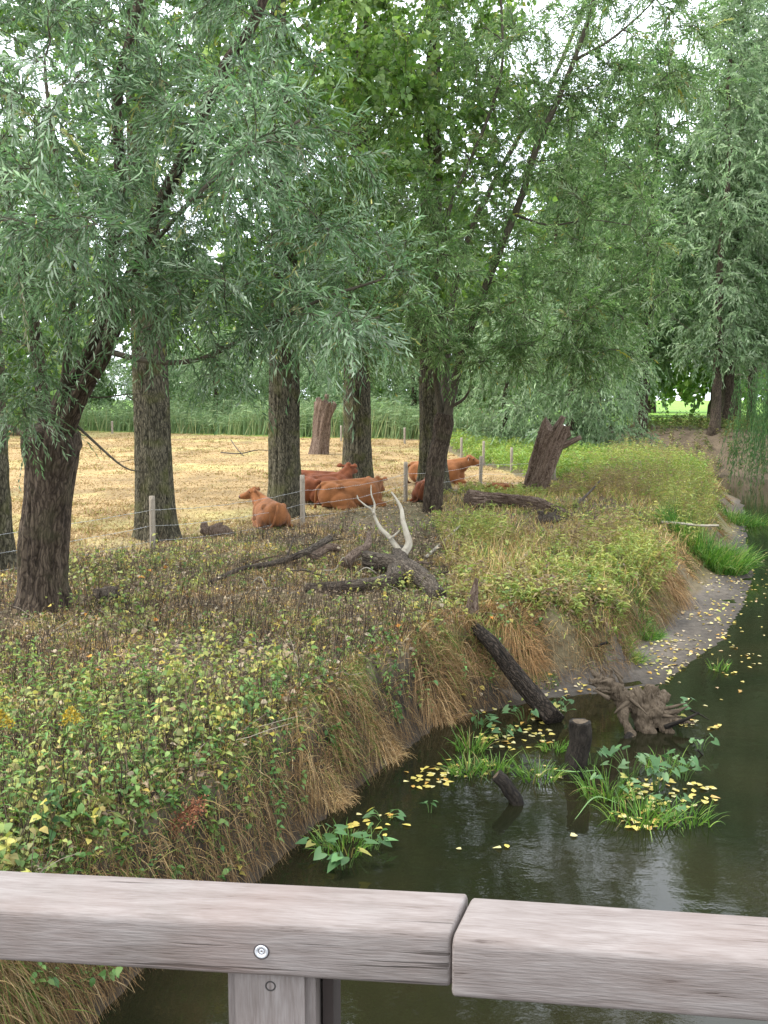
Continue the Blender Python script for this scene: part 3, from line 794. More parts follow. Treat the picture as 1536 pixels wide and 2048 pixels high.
p_ = dup(popB, (0, 0, 0), 0); put(p_, 866, 982, 4.6, 1.13, 'furrowed poplar half hidden by the slender middle willow')
p_ = dup(popA, (0, 0, 0), 0); put(p_, -22, 1142, 2.0, 1.0, 'furrowed trunk cut off by the left edge of the picture')

# ---- broken stumps
def stump(name, label, px, py, Y, hgt, r0, lean, seed, m, stubs, jag=.5, k=90):
    b = on(px, py)
    root = thing(name, label, 'tree stump', b)
    n = 80; t = np.linspace(0, 1, n)
    P = np.c_[lean[0] * t ** 1.3, lean[1] * t, -.3 + (hgt + .3) * t]
    rr = r0 * np.interp(t, [0, .1, .35, .75, 1], [1.1, .95, .85, 1.05, 1.1])
    def f(TH, S, tt):
        d = bark_disp(seed, 1.5, .5, .42, .15, .35, 5, seed, .22)(TH, S, tt)
        return d
    V, Fc, bk = tube(P, rr, k, f, cap=False)
    ang = np.tile(np.linspace(0, 2 * math.pi, k, endpoint=False), n); tt = np.repeat(t, k)
    jg = noise(np.stack([np.cos(ang) * 2.6, np.sin(ang) * 2.6, np.zeros_like(ang)], -1), seed + 9)
    V[:, 2] -= (tt ** 4) * jg * jag * hgt
    cen = np.array([[P[-1, 0], P[-1, 1], P[-1, 2] - jag * hgt * .9]])
    V2 = np.vstack([V, cen]); a = np.arange(k); e = (n - 1) * k
    Fc = Fc + [np.stack([np.full(k, len(V)), e + a, e + (a + 1) % k], -1)]
    obj('trunk', Geo().add(V2, Fc, bk=np.vstack([bk, [0, 0, hgt]])).build('trunk', True), m, root)
    for (h0, dv, L, ra_) in stubs:
        i = int(h0 * (n - 1)); dv = np.array(dv, float); dv /= np.linalg.norm(dv)
        C = spline([P[i], P[i] + dv * L * .5 + np.array([0, 0, -.03]), P[i] + dv * L], 16)
        V, Fc, bk = tube(C, np.linspace(ra_, ra_ * .55, 16), 16, bark_disp(seed + 31, 1.5, 1.2, .3, 0, 1, 1, 0, .2))
        obj('branch_stub', Geo().add(V, Fc, bk=bk).build('branch_stub', True), m, root)
    return root
stump('broken_stump', 'tall reddish splintered stump with a side prong behind the rotting log', 1068, 985, 33.8, 2.5, .42, (.75, 0), 4, M_ROT,
      [(.62, (1.0, -.1, .42), 1.25, .15), (.70, (-.6, -.1, .8), .55, .16), (.8, (.5, -.2, .9), .75, .16)], .22)
stump('old_pollard_stump', 'twisted old pollard trunk standing alone in the far pasture', 636, 908, 55, 3.0, .46, (.45, 0), 6, M_ROT,
      [(.75, (1, 0, .9), .9, .22), (.8, (-.5, 0, 1), .8, .22), (.7, (.2, -.3, 1), 1.3, .2), (.3, (.25, -.2, 1), 2.0, .16)], .15, 64)

# ---- trees beyond
def far_tree(seed, hgt, rad, z0, natt, M_, lL, lW, shape, pal, per_m, spread, hang, droop, trunk_r=.35, top=.8, m=M_WILLOW, Lr=(.8, 1.8), name='tree'):
    r = np.random.default_rng(seed)
    root = thing(name, 'x', 'tree')
    z = np.linspace(-.5, hgt * .92, 40)
    P = np.c_[np.cumsum(r.normal(0, .05, 40)), np.cumsum(r.normal(0, .05, 40)), z]; P[:, :2] -= P[2, :2]
    rr = np.interp(z, [-.5, 0, 1.5, hgt * .5, hgt], [trunk_r * 1.5, trunk_r * 1.2, trunk_r, trunk_r * .6, .04])
    V, Fc, bk = tube(P, rr, 24, bark_disp(seed, 3, 1.2, .12, .3, .4, 3, seed, .06))
    obj('trunk', Geo().add(V, Fc, bk=bk).build('trunk', True), M_BARKW, root)
    sk = Skeleton(); sk.add(P[8:], trunk_r * .5)
    A = []
    while len(A) < natt:
        zz = r.uniform(z0, hgt); u = (zz - z0) / (hgt - z0)
        rz_ = rad * (math.sin(math.pi * min(.97, .10 + .9 * u)) ** .55) * (1 - (1 - top) * u)
        a = r.uniform(0, 2 * math.pi); q_ = rz_ * math.sqrt(r.uniform(.15, 1)) * (.8 + .35 * math.sin(3 * a + seed + zz * .8)); A.append((q_ * math.cos(a), q_ * math.sin(a), zz))
    gb = Geo(); cv = grow_branches(sk, np.array(A), r, .06, gb, .015, .012, 4)
    obj('branches', gb.build('branches', True), M_LIMB, root, kind='stuff')
    P0, D, L = twigs_on(cv, per_m, r, .25, .5, .15, Lr)
    g = foliage(P0, D, L, droop, M_, lL, lW, pal, r, shape, spread, hang, twig=False)
    obj('crown', g.build('crown'), m, root, kind='stuff'); print(name, seed, 'twigs', len(P0))
    return root
PAL_GREY = [(.11, .175, .082, 3), (.17, .25, .125, 4), (.25, .33, .185, 2), (.36, .43, .28, 1.2)]  # distant haze is put into these lightened leaf colours
tallA = far_tree(51, 27, 4.0, 4.6, 320, 11, .40, .12, 'lance', PAL_GREY, 5.0, .6, .4, .35, .30, .95, name='tall_willow')
tallB = far_tree(52, 21, 4.6, 3.8, 300, 11, .40, .13, 'lance', PAL_FAR, 5.0, .6, .4, .35, .36, .92, name='riverside_tree')
bushA = far_tree(53, 11, 4.2, .6, 240, 10, .34, .11, 'lance', PAL_GREY, 5.0, .6, .5, .6, .22, .85, name='shrubby_willow')
roundA = far_tree(54, 17, 6.0, 2.0, 260, 9, .46, .36, 'oval', PAL_POP, 2.6, .8, .5, .2, .45, .8, M_POPLAR, (.9, 2.0), 'broadleaf_tree')
usedsrc = {}
def plant_tree(src, x, y, rz, s, label, group=None):
    o = src if src.name not in usedsrc else dup(src, (0, 0, 0), 0)
    usedsrc[src.name] = 1
    o.location = (x, y, hz(x, y)[0] - .05); o.rotation_euler[2] = rz; o.scale = (s, s, s) if np.isscalar(s) else s
    o['label'] = label
    if group: o['group'] = group
GR = 'riverside trees on the right'
plant_tree(tallA, 22.6, 66, .3, 1.1, 'tall dark-trunked willow on the far bank, its trunk seen right of the gap', GR)
plant_tree(tallA, 20.0, 60.5, 2.1, .95, 'thin-trunked willow at the water just left of the big dark trunk', GR)
plant_tree(tallB, 31.0, 66, 1.0, 1.05, 'bushy tree at the right edge behind the weeping willow', GR)
plant_tree(tallB, 11.8, 72, 4.0, 1.0, 'tall tree behind the dark shrubby willows, left of the bright gap', GR)
plant_tree(bushA, 9.6, 52.5, .5, .95, 'dark shrubby willow behind the broken stump', GR)
plant_tree(bushA, 12.0, 55.5, 2.6, .8, 'dark shrubby willow just left of the bright field gap', GR)
plant_tree(tallA, 30.0, 78, 4.4, 1.05, 'tall pale willow far back near the right edge', GR)
plant_tree(tallB, 5.6, 80, 5.2, .9, 'dense tree beyond the reeds behind the middle willow', GR)
plant_tree(bushA, 7.0, 58, 4.4, .8, 'low shrubby willow between the middle willow and the broken stump', GR)
plant_tree(tallA, 15.6, 84, 1.2, 1.0, 'tall slim tree far behind the shrubby willows', GR)
plant_tree(tallA, 21.5, 84, 3.3, .95, 'tall slender tree in the gap right of the middle willow crown', GR)
plant_tree(tallB, 31.5, 90, .7, 1.15, 'tall tree behind the big dark trunk', GR)
plant_tree(tallB, 34, 84, 2.7, 1.2, 'tall full tree at the right edge far back', GR)
plant_tree(tallB, 17.0, 66.5, 5.0, 1.2, 'leafy tall tree between the middle willow crown and the slender tree', GR)
plant_tree(tallA, 26.3, 72, 5.5, 1.0, 'leafy tall tree just right of the big dark trunk', GR)
plant_tree(roundA, 21, 104, 1.5, 1.5, 'big round tree rising behind the slender riverside trees', GR)
plant_tree(roundA, -34, 82, 2.0, 1.6, 'big round tree beyond the left edge of the pasture', 'trees beyond the reeds')
plant_tree(tallA, 25.2, 63, .9, 1.15, 'tall willow at the right edge in front of the other far trees', GR)
plant_tree(roundA, 33, 100, 4.0, 1.5, 'big round tree at the right edge behind everything', GR)
GS = 'shrubs behind the reed bed'
for i, (x, y, lb) in enumerate([(-46, 101, 'leftmost shrub rising behind the reeds'), (-38, 97, 'shrub behind the reeds left of the flared poplar'), (-29, 99, 'shrub behind the reeds hidden partly by the flared poplar'), (-21.5, 94, 'shrub behind the reeds right of the flared poplar'), (-15, 90, 'shrub behind the reeds left of the second poplar'), (-8.5, 88, 'shrub behind the reeds beside the second poplar'),
                                (-3, 84, 'shrub behind the reeds right of the lone pollard trunk'), (2.5, 82, 'shrub behind the reeds right of the third poplar')]):
    plant_tree(bushA, x, y, i * 2.1, (1.1, 1.1, .75 + .07 * (i % 3)), lb, GS)
GB = 'trees beyond the reeds'
far_spots = [(-44, 112, 'leftmost round tree beyond the reeds'), (-33, 102, 'round tree beyond the reeds behind the left poplar'), (-23, 110, 'round tree beyond the reeds between the first two poplars'),
             (-14, 101, 'round tree beyond the reeds left of the second poplar'), (-6, 108, 'round tree beyond the reeds above the lone pollard trunk'), (1.5, 98, 'round tree beyond the reeds right of the third poplar'),
             (9, 106, 'round tree beyond the reeds behind the middle willow'), (19, 140, 'round tree far across the bright field'), (34, 128, 'round tree far across the field near the right edge'), (52, 130, 'farthest right round tree across the field'), (27, 165, 'distant tree closing the view of the bright field')]
for i, (x, y, lb) in enumerate(far_spots):
    plant_tree(roundA, x, y, i * 1.7, 1.0 + .35 * ((i * 37) % 10) / 10, lb, GB)

# ---- weeping willow over the water at the right edge
r3 = np.random.default_rng(61)
wx, wy = 21.4, 46.5
WW = thing('weeping_willow', 'weeping willow trailing green curtains into the river at the right edge', 'tree', (wx, wy, hz(wx, wy)[0]))
tp = spline([(0, 0, -.5), (-.1, 0, 1.5), (-.5, 0, 3.4), (-1.2, -.1, 5.2)], 30)
V, Fc, bk = tube(tp, np.linspace(.45, .2, 30), 24, bark_disp(71, 3, 1.2, .12, .3, .4, 3, 1, .06))
obj('trunk', Geo().add(V, Fc, bk=bk).build('trunk', True), M_BARKW, WW)
sk = Skeleton(); sk.add(tp[12:], .2)
A = ellipsoid_pts(120, (-2.9, -.4, 4.6), (2.6, 2.0, 1.3), r3)
gb = Geo(); cv = grow_branches(sk, A, r3, .25, gb, .012, .012, 4)
obj('branches', gb.build('branches', True), M_LIMB, WW, kind='stuff')
P0, D, L = twigs_on(cv, 5, r3, .4, .4, .2, (.25, .5))
L = np.minimum(P0[:, 2] - .15 + r3.uniform(-.3, 1.0, len(P0)) + 1.0, 4.2).clip(.8, 5)
D = nrm(D * .25 + np.array([0, 0, -1.0]))
g = foliage(P0, D, L, .02, 30, .20, .035, [(.045, .10, .035, 3), (.07, .14, .045, 4), (.11, .19, .07, 2)], r3, spread=.35, hang=.6, twig=False)
obj('crown', g.build('crown'), M_WILLOW, WW, kind='stuff')

# ------------------------------------------------------------------ pink brick house glimpsed through the trees
hx, hy = 16.5, 180.0
HS = thing('brick_house', 'distant pinkish brick house glimpsed under the trees', 'house', (hx, hy, hz(hx, hy)[0]))
def box(x0, x1, y0, y1, z0, z1):
    V = np.array([(x, y, z) for x in (x0, x1) for y in (y0, y1) for z in (z0, z1)], float)
    return V, [np.array([(0, 1, 3, 2), (4, 6, 7, 5), (0, 4, 5, 1), (2, 3, 7, 6), (0, 2, 6, 4), (1, 5, 7, 3)])]
V, Fc = box(-7, 7, 0, 8, -.5, 3.0); obj('wall', mesh('wall', V, Fc), plain('pink_brick', (.48, .27, .22), .85), HS)
V = np.array([(-7.4, -.4, 2.9), (7.4, -.4, 2.9), (7.4, 8.4, 2.9), (-7.4, 8.4, 2.9), (-7.4, 4, 6), (7.4, 4, 6)], float)
obj('roof', mesh('roof', V, [np.array([(0, 1, 5, 4), (2, 3, 4, 5), (3, 2, 1, 0)]), np.array([(0, 4, 3), (1, 2, 5)])]), plain('roof_tile', (.30, .13, .09), .8), HS)
for k in range(3):
    V, Fc = box(-5 + 4 * k, -3.6 + 4 * k, -.06, .02, .9, 2.2); obj('window', mesh('window', V, Fc), plain('window_glass', (.05, .06, .07), .15), HS)

# ------------------------------------------------------------------ pasture fence
fence_pts = []
def post(px, top_py, Y, r_, label, lean=0.0):
    b = at(px, 1000, Y); x, y = b[0], b[1]; z = hz(x, y)[0]
    top = at(px, top_py, Y)[2]; h = top - z
    C = np.c_[np.linspace(0, lean, 14), np.zeros(14), np.linspace(-.3, h, 14)]
    V, Fc, bk = tube(C, np.r_[np.full(13, r_), r_ * .93], 18, bark_disp(int(px), 1.5, 1.5, .08, 0, 1, 1, 0, .05))
    obj('fence_post', Geo().add(V, Fc, bk=bk).build('fence_post', True), M_FENCE, None, label, 'fence post', 'round wooden posts of the pasture fence', None, (x, y, z))
    return np.array([x, y, z]), h
PO = [post(303, 992, 20.9, .062, 'fence post in front of the flared left poplar', .01),
      post(605, 950, 24.7, .062, 'fence post right of the cow that looks left'),
      post(811, 924, 30.3, .062, 'fence post just left of the middle willow'),
      post(960, 912, 34.6, .062, 'fence post right of the head of the cow under the trees', .03),
      post(1106, 893, 36.2, .075, 'fence post standing right of the broken stump', .02)]
post(1022, 895, 41.5, .06, 'slim fence post between the lying cow and the broken stump')
post(966, 882, 45.5, .06, 'pale fence post behind the nearer post by the cow, right one of two')
post(922, 875, 50, .06, 'pale fence post farther back, left one of the two by the reeds')
post(809, 855, 66, .07, 'far fence post at the reed edge left of the middle willow')
post(683, 851, 70, .07, 'far fence post at the reed edge beside the lone pollard trunk')
post(229, 842, 84, .09, 'far fence post at the reed edge left of the flared poplar')
wp = [np.array([-9.2, 14.6, hz(-9.2, 14.6)[0]])] + [p for p, h in PO]
for nm, hh in (('top', .86), ('middle', .52), ('lowest', .2)):
    g = Geo()
    for a, b in zip(wp[:-1], wp[1:]):
        t = np.linspace(0, 1, 24)[:, None]; C = a + (b - a) * t + np.array([0, 0, hh]) - np.array([0, 0, .10]) * (4 * t * (1 - t)) + np.array([.0, -.07, 0])
        C += rng.normal(0, .006, C.shape)
        V, Fc, _ = tube(C, .0045, 5); g.add(V, Fc)
        n = int(np.linalg.norm(b - a) / .14)
        for u in np.linspace(.02, .98, n):
            c0 = np.array([np.interp(u, t[:, 0], C[:, i]) for i in range(3)]); d = rdir(1)[0] * .022
            V, Fc, _ = tube(np.array([c0 - d, c0 + d]), .0035, 4); g.add(V, Fc)
    obj('barbed_wire', g.build('barbed_wire'), M_WIRE, None, nm + ' strand of barbed wire along the pasture fence', 'wire', 'barbed wire strands')

# ------------------------------------------------------------------ sculpted shapes (union of soft lumps)
ICO = bmesh.new(); bmesh.ops.create_icosphere(ICO, subdivisions=3, radius=1)
ICO_V = np.array([v.co[:] for v in ICO.verts]); ICO_F = np.array([[v.index for v in f.verts] for f in ICO.faces]); ICO.free()
def lump(name, prims, voxel, smooth=4, disp=None):
    g = Geo()
    for p in prims:
        if p[0] == 'e':
            V = ICO_V * np.asarray(p[2])
            if len(p) > 3: V = V @ np.array(Matrix.Rotation(p[3][0], 3, p[3][1])).T
            g.add(V + np.asarray(p[1]), [ICO_F])
        else:
            a, ra_, b, rb_ = np.asarray(p[1], float), p[2], np.asarray(p[3], float), p[4]
            C = a + (b - a) * np.linspace(0, 1, 8)[:, None]
            V, Fc, _ = tube(C, np.linspace(ra_, rb_, 8), 14); g.add(V, Fc)
            g.add(ICO_V * ra_ + a, [ICO_F]); g.add(ICO_V * rb_ + b, [ICO_F])
    me = g.build(name + '_raw'); o = bpy.data.objects.new('tmp', me); COL.objects.link(o)
    m = o.modifiers.new('r', 'REMESH'); m.mode = 'VOXEL'; m.voxel_size = voxel
    s = o.modifiers.new('s', 'SMOOTH'); s.iterations = smooth; s.factor = .5
    dg = bpy.context.evaluated_depsgraph_get(); ev = o.evaluated_get(dg)
    out = bpy.data.meshes.new_from_object(ev); out.name = name
    bpy.data.objects.remove(o); bpy.data.meshes.remove(me)
    n = len(out.vertices); co = np.zeros(n * 3, np.float32); out.vertices.foreach_get('co', co); co = co.reshape(-1, 3)
    if disp is not None:
        no = np.zeros(n * 3, np.float32); out.vertices.foreach_get('normal', no); no = no.reshape(-1, 3)
        co = co + no * disp(co)[:, None]; out.vertices.foreach_set('co', co.astype(np.float32).ravel())
    a = out.attributes.new('bk', 'FLOAT_VECTOR', 'POINT'); a.data.foreach_set('vector', co.astype(np.float32).ravel())
    out.polygons.foreach_set('use_smooth', np.ones(len(out.polygons), bool)); out.update()
    return out

# ------------------------------------------------------------------ cows lying in the shade
def hide_mat(name, c):
    m, nt, out = mat(name); L = nt.links.new
    tc = nd(nt, 'ShaderNodeTexCoord')
    n1 = nd(nt, 'ShaderNodeTexNoise', Scale=3.0, Detail=5.0); L(tc.outputs['Object'], n1.inputs['Vector'])
    n2 = nd(nt, 'ShaderNodeTexNoise', Scale=60.0, Detail=3.0); L(tc.outputs['Object'], n2.inputs['Vector'])
    ad = nd(nt, 'ShaderNodeMath', operation='MULTIPLY_ADD'); L(n2.outputs['Fac'], ad.inputs[0]); ad.inputs[1].default_value = .3; L(n1.outputs['Fac'], ad.inputs[2])
    cr = ramp(nt, ad.outputs[0], [(.42, tuple(x * .45 for x in c)), (.62, tuple(x * .85 for x in c)), (.85, tuple(x * 1.15 for x in c))])
    p = nd(nt, 'ShaderNodeBsdfPrincipled', Roughness=.8); p.inputs['Specular IOR Level'].default_value = .15
    p.inputs['Sheen Weight'].default_value = .08; p.inputs['Sheen Roughness'].default_value = .4
    L(cr.outputs[0], p.inputs['Base Color'])
    b = nd(nt, 'ShaderNodeBump', Strength=.6, Distance=.02); L(n2.outputs['Fac'], b.inputs['Height']); L(b.outputs[0], p.inputs['Normal'])
    L(p.outputs[0], out.inputs['Surface'])
    return m
M_HIDE = hide_mat('russet_hide', (.235, .092, .034)); M_HIDE2 = hide_mat('dark_russet_hide', (.165, .052, .022))
M_MUZ = plain('muzzle_skin', (.10, .045, .035), .4); M_EYE = plain('cow_eye', (.01, .008, .007), .08); M_TAG = plain('ear_tag', (.8, .78, .7), .5)

def cow(label, loc, heading, head_yaw=0.0, head_pitch=-.35, neck=(1.02, 0, .98), hide=None, tag=False, head_low=0.0, rear_tail=True, s=1.0):
    hide = hide or M_HIDE
    z = hz(loc[0], loc[1])[0]
    root = thing('cow', label, 'cow', (loc[0], loc[1], z - .02), heading, 'brown cows lying by the fence')
    root.scale = (s, s, s)
    nk = np.array(neck, float); nk[1] += .28 * math.sin(head_yaw); nk[0] -= .10 * (1 - math.cos(head_yaw))
    Rz = np.array(Matrix.Rotation(head_yaw, 3, 'Z')); Ry = np.array(Matrix.Rotation(-head_pitch, 3, 'Y'))
    def hd(p): return nk + Rz @ (Ry @ np.asarray(p, float))
    pr = [('e', (0, 0, .42), (.82, .44, .40)), ('e', (-.62, 0, .44), (.38, .40, .38)), ('e', (-.75, .16, .52), (.20, .16, .24)), ('e', (-.75, -.16, .52), (.20, .16, .24)),
          ('e', (-.45, .30, .66), (.12, .10, .10)), ('e', (-.45, -.30, .66), (.12, .10, .10)), ('c', (-.85, 0, .74), .09, (.55, 0, .76), .13),
          ('e', (.52, 0, .46), (.40, .36, .40)), ('e', (.55, .26, .40), (.24, .13, .32)), ('e', (.55, -.26, .40), (.24, .13, .32)), ('e', (.82, 0, .30), (.22, .20, .26)),
          ('c', (.58, 0, .56), .29, tuple((np.array((.58, 0, .56)) + nk) / 2 + np.array([.02, 0, -.05])), .23), ('c', tuple((np.array((.58, 0, .56)) + nk) / 2 + np.array([.02, 0, -.03])), .22, tuple(nk + np.array([0, 0, -.04])), .145),
          ('c', (.50, 0, .78), .11, tuple(nk + np.array([-.02, 0, .05])), .09),
          ('e', hd((.05, 0, .02)), (.17, .135, .15), (head_yaw, 'Z')), ('c', hd((.08, 0, .01)), .125, hd((.30, 0, -.01)), .095), ('c', hd((.28, 0, -.015)), .098, hd((.40, 0, -.02)), .088),
          ('c', hd((.06, 0, -.10)), .08, hd((.32, 0, -.075)), .06),
          ('e', hd((.07, .115, .055)), (.05, .03, .04)), ('e', hd((.07, -.115, .055)), (.05, .03, .04)), ('e', hd((-.06, 0, .13)), (.08, .09, .07)),
          ('c', hd((-.07, .12, .08)), .04, hd((-.13, .27, .07)), .045), ('c', hd((-.07, -.12, .08)), .04, hd((-.13, -.27, .07)), .045),
          # folded legs
          ('e', (-.42, .36, .26), (.36, .16, .26)), ('e', (-.42, -.36, .26), (.36, .16, .26)),
          ('c', (-.14, .47, .14), .10, (-.10, .50, .08), .085), ('c', (-.10, .50, .08), .08, (-.62, .52, .07), .055), ('c', (-.14, -.47, .14), .10, (-.10, -.50, .08), .085), ('c', (-.10, -.50, .08), .08, (-.62, -.52, .07), .055),
          ('c', (.60, .28, .24), .11, (.98, .27, .10), .075), ('c', (.98, .27, .10), .07, (.66, .33, .055), .05), ('c', (.60, -.28, .24), .11, (.98, -.27, .10), .075), ('c', (.98, -.27, .10), .07, (.66, -.33, .055), .05)]
    me = lump('body', pr, .026, 5)
    obj('body', me, hide, root)
    for sy in (1, -1):
        e = obj('eye', mesh('eye', ICO_V * .022 + hd((.10, sy * .125, .06)), [ICO_F], None, True), M_EYE, root)
        g = Geo(); c0 = hd((-.10, sy * .18, .08)); c1 = hd((-.14, sy * .36, .04)); nn = hd((0, 0, 0)) - hd((.0, 0, .1))
        C = spline([c0, (c0 + c1) / 2 + np.array([0, 0, .02]), c1], 12); prof = np.interp(np.linspace(0, 1, 12), [0, .4, .8, 1], [.035, .075, .05, .008])
        V, Fc, _ = tube(C, prof, 12); ctr = np.repeat(C, 12, 0); V[:144] = ctr + (V[:144] - ctr) * 1.0
        fw = nrm(hd((1, 0, 0)) - hd((0, 0, 0))); V[:144] -= fw * ((V[:144] - ctr) @ fw)[:, None] * .65
        er = obj('ear', Geo().add(V, Fc).build('ear', True), hide, root)
        if tag and sy == tag:
            cc = hd((-.13, sy * .27, .02)); V, Fc = box(-.006, .006, -.03, .03, -.04, .035)
            tg_ = obj('ear_tag', mesh('ear_tag', V @ Rz.T + cc + Rz @ np.array([.035, 0, -.02]), Fc), M_TAG, root, 'pale ear tag')
    mz = obj('muzzle', mesh('muzzle', (ICO_V * np.array([.045, .075, .062])) @ Ry.T @ Rz.T + hd((.462, 0, -.015)), [ICO_F], None, True), M_MUZ, root)
    C = spline([(-.93, .02, .72), (-1.02, .06, .60), (-1.03, .14, .35), (-1.0, .22, .14), (-.95, .34, .06), (-.85, .46, .05)], 24)
    V, Fc, bk = tube(C, np.interp(np.linspace(0, 1, 24), [0, .6, .7, 1], [.045, .025, .04, .012]), 10)
    obj('tail', Geo().add(V, Fc).build('tail', True), hide, root)
    return root
def G2(px, py): p = on(px, py); return (p[0], p[1])
cow('russet cow lying nearest the left poplars, looking left over its shoulder', G2(540, 1052), R(112), R(62), -.25, (1.0, 0, .96), s=.80)
cow('russet cow lying with its broad rump towards the fence, head hidden on the far side', G2(700, 1016), R(28), R(40), -.5, (1.02, 0, .70), s=1.0)
cow('dark russet cow lying between the fence post and the third poplar, facing away', G2(650, 1004), R(38), R(25), -.2, (1.0, 0, .98), M_HIDE2, s=1.0)
cow('russet cow behind the dark one, only its back and ear showing', G2(636, 992), R(170), R(10), -.6, (1.0, 0, .80), M_HIDE2, s=.95)
cow('russet cow with an ear tag lying under the trees, head raised to the right', G2(872, 968), R(4), R(-6), -.28, (1.22, 0, .86), None, -1, s=1.02)
cow('russet cow seen from behind, half hidden by the middle willow trunk', G2(856, 1001), R(78), R(-10), -.6, (1.0, 0, .60), M_HIDE2, s=.85)
cow('russet cow whose back just shows above the rotting log', G2(1000, 986), R(176), R(0), -.7, (1.05, 0, .45), s=.42)

# ------------------------------------------------------------------ logs and dead wood
def log(name, label, pts, r0, r1_, m, seed, k=32, amp=.25, n=50, cat='log', stubs=(), jag=0.0):
    P = np.asarray(pts, float); b = P[0].copy()
    root = None
    C = spline(P - b, n); t = np.linspace(0, 1, n)
    rr = r0 + (r1_ - r0) * t
    V, Fc, bk = tube(C, rr, k, bark_disp(seed, 1.8, 1.6, amp, 0, 1, 1, 0, amp * .8))
    me = Geo().add(V, Fc, bk=bk).build(name, True)
    if not stubs:
        return obj(name, me, m, None, label, cat, None, None, b)
    root = thing(name, label, cat, b)
    obj('stem', me, m, root)
    for sp, ra_, rb_ in stubs:
        C = spline(np.asarray(sp, float) - b, 24)
        V, Fc, bk = tube(C, np.linspace(ra_, rb_, 24), 14, bark_disp(seed + 5, 1.6, 2, amp * .7, 0, 1, 1, 0, amp * .5))
        obj('side_branch', Geo().add(V, Fc, bk=bk).build('side_branch', True), m, root)
    return root
log('rotting_log', 'long rotting log with loose bark lying in front of the broken stump', [on(936, 1016, .26), on(985, 1018, .27), on(1040, 1020, .22), on(1100, 1028, .14), on(1135, 1034, .05)], .27, .12, M_ROT, 81, 80, .6, 110)
log('leaning_log', 'dark furrowed trunk sliding down the bank into the water', [on(944, 1228) + [-.05, .1, -.18], at(985, 1287, 13.9), at(1030, 1345, 13.5), at(1072, 1398, 13.1), at(1108, 1440, 12.75)], .085, .14, M_DARKLOG, 82, 72, .34, 110)
# broken upright sliver above it
log('broken_snag', 'small broken snag standing upright on top of the bank', [on(944, 1228) + [-.03, 0, -.35], on(944, 1228) + [0, 0, .15], on(944, 1228) + [.06, 0, .52]], .11, .02, M_ROT, 83, 24, .5, 30)
Yb = 19.3
log('bleached_branch', 'pale bleached forked branch sticking up behind the dark logs', [at(760, 1150, 18.0), at(788, 1126, 18.1), at(806, 1108, 18.3), at(818, 1088, 18.4), at(812, 1062, 18.5), at(806, 1040, 18.6), at(803, 1018, 18.8), at(794, 1000, 18.9), at(783, 984, 19.0)], .10, .016, M_PALE, 84, 24, .25, 60, 'dead branch',
    [([at(806, 1110, 18.3), at(792, 1092, 18.5), at(776, 1072, 18.6), at(762, 1058, 18.7), at(752, 1040, 18.8), at(744, 1020, 18.9), at(732, 1012, 18.9), at(716, 998, 19.0)], .056, .010), ([at(747, 1028, 18.8), at(749, 1008, 18.9), at(743, 990, 18.9), at(742, 970, 19.0)], .024, .009), ([at(778, 1078, 18.5), at(790, 1070, 18.5), at(800, 1060, 18.5)], .028, .010), ([at(716, 998, 19.0), at(714, 990, 19.0)], .018, .008)])
log('bark_log', 'broken brown log running from the bleached branch down to the right', [on(735, 1150, .30, .3), on(800, 1160, .25, .2), on(850, 1180, .16, .1), on(880, 1200, .05)], .17, .12, M_LOG, 85, 28, .3, 40)
log('sawn_log', 'short dark log with sawn end facing the bridge, under the bleached branch', [on(790, 1180, .12), on(795, 1160, .22, .2), on(800, 1135, .30, .3)], .17, .15, M_LOG, 86, 28, .14, 24)
log('dark_log', 'dark log lying level to the left of the sawn log end', [on(612, 1185, .06), on(680, 1186, .10), on(750, 1182, .12), on(790, 1178, .10)], .085, .12, M_LOG, 87, 24, .2, 30)
log('curved_branch', 'long curved dead branch trailing left along the ground', [on(420, 1170, .04), on(480, 1150, .10), on(545, 1142, .14), on(610, 1128, .22), on(660, 1105, .28)], .035, .07, M_LOG, 88, 16, .2, 40, 'dead branch')
log('knotted_branch', 'knotted reddish broken branch end left of the bleached branch', [on(690, 1142, .14), on(710, 1130, .22), on(735, 1118, .26), on(738, 1104, .38)], .10, .05, M_ROT, 89, 18, .35, 30, 'dead branch')
log('pale_bark_piece', 'pale broken branch lying among weeds behind the dark logs', [on(620, 1125, .08), on(655, 1112, .16), on(680, 1108, .10)], .09, .06, M_ROT, 90, 18, .3, 24, 'dead branch')
log('short_stick', 'short dark stick poking up left of the log pile', [on(568, 1135, .05), on(578, 1122, .18), on(588, 1108, .34)], .025, .012, M_LOG, 91, 10, .2, 14, 'stick')
log('white_stick', 'short white bleached stick among the weeds right of the forked branch', [on(852, 1120, .05), on(885, 1100, .16), on(920, 1078, .30)], .035, .022, M_PALE, 92, 12, .15, 20, 'stick')
log('lying_white_branch', 'pale bare branch lying across the tall weeds above the green grass clump', [at(1322, 1044, 24.0), at(1360, 1047, 23.8), at(1400, 1051, 23.6), at(1438, 1051, 23.4)], .035, .022, M_PALE, 93, 12, .15, 24, 'dead branch')
log('slanting_stick', 'dark slanting stick in the tall weeds right of the rotting log', [on(1150, 1020, .1), on(1180, 1003, .3), on(1205, 985, .5)], .05, .02, M_LOG, 94, 12, .2, 16, 'stick')
log('field_branch', 'thin bare branch lying on the far dry pasture', [on(442, 908, .06), on(480, 911, .10), on(515, 905, .14), on(545, 905, .06)], .035, .02, M_LOG, 95, 10, .2, 24, 'dead branch', [([on(462, 896, .5), on(472, 905, .28), on(487, 914, .05)], .03, .02)])
log('reed_edge_log', 'pale fallen trunk far left at the reed edge', [on(-20, 862, .6), on(15, 866, .5), on(45, 872, .2)], .30, .2, M_ROT, 96, 16, .2, 16)
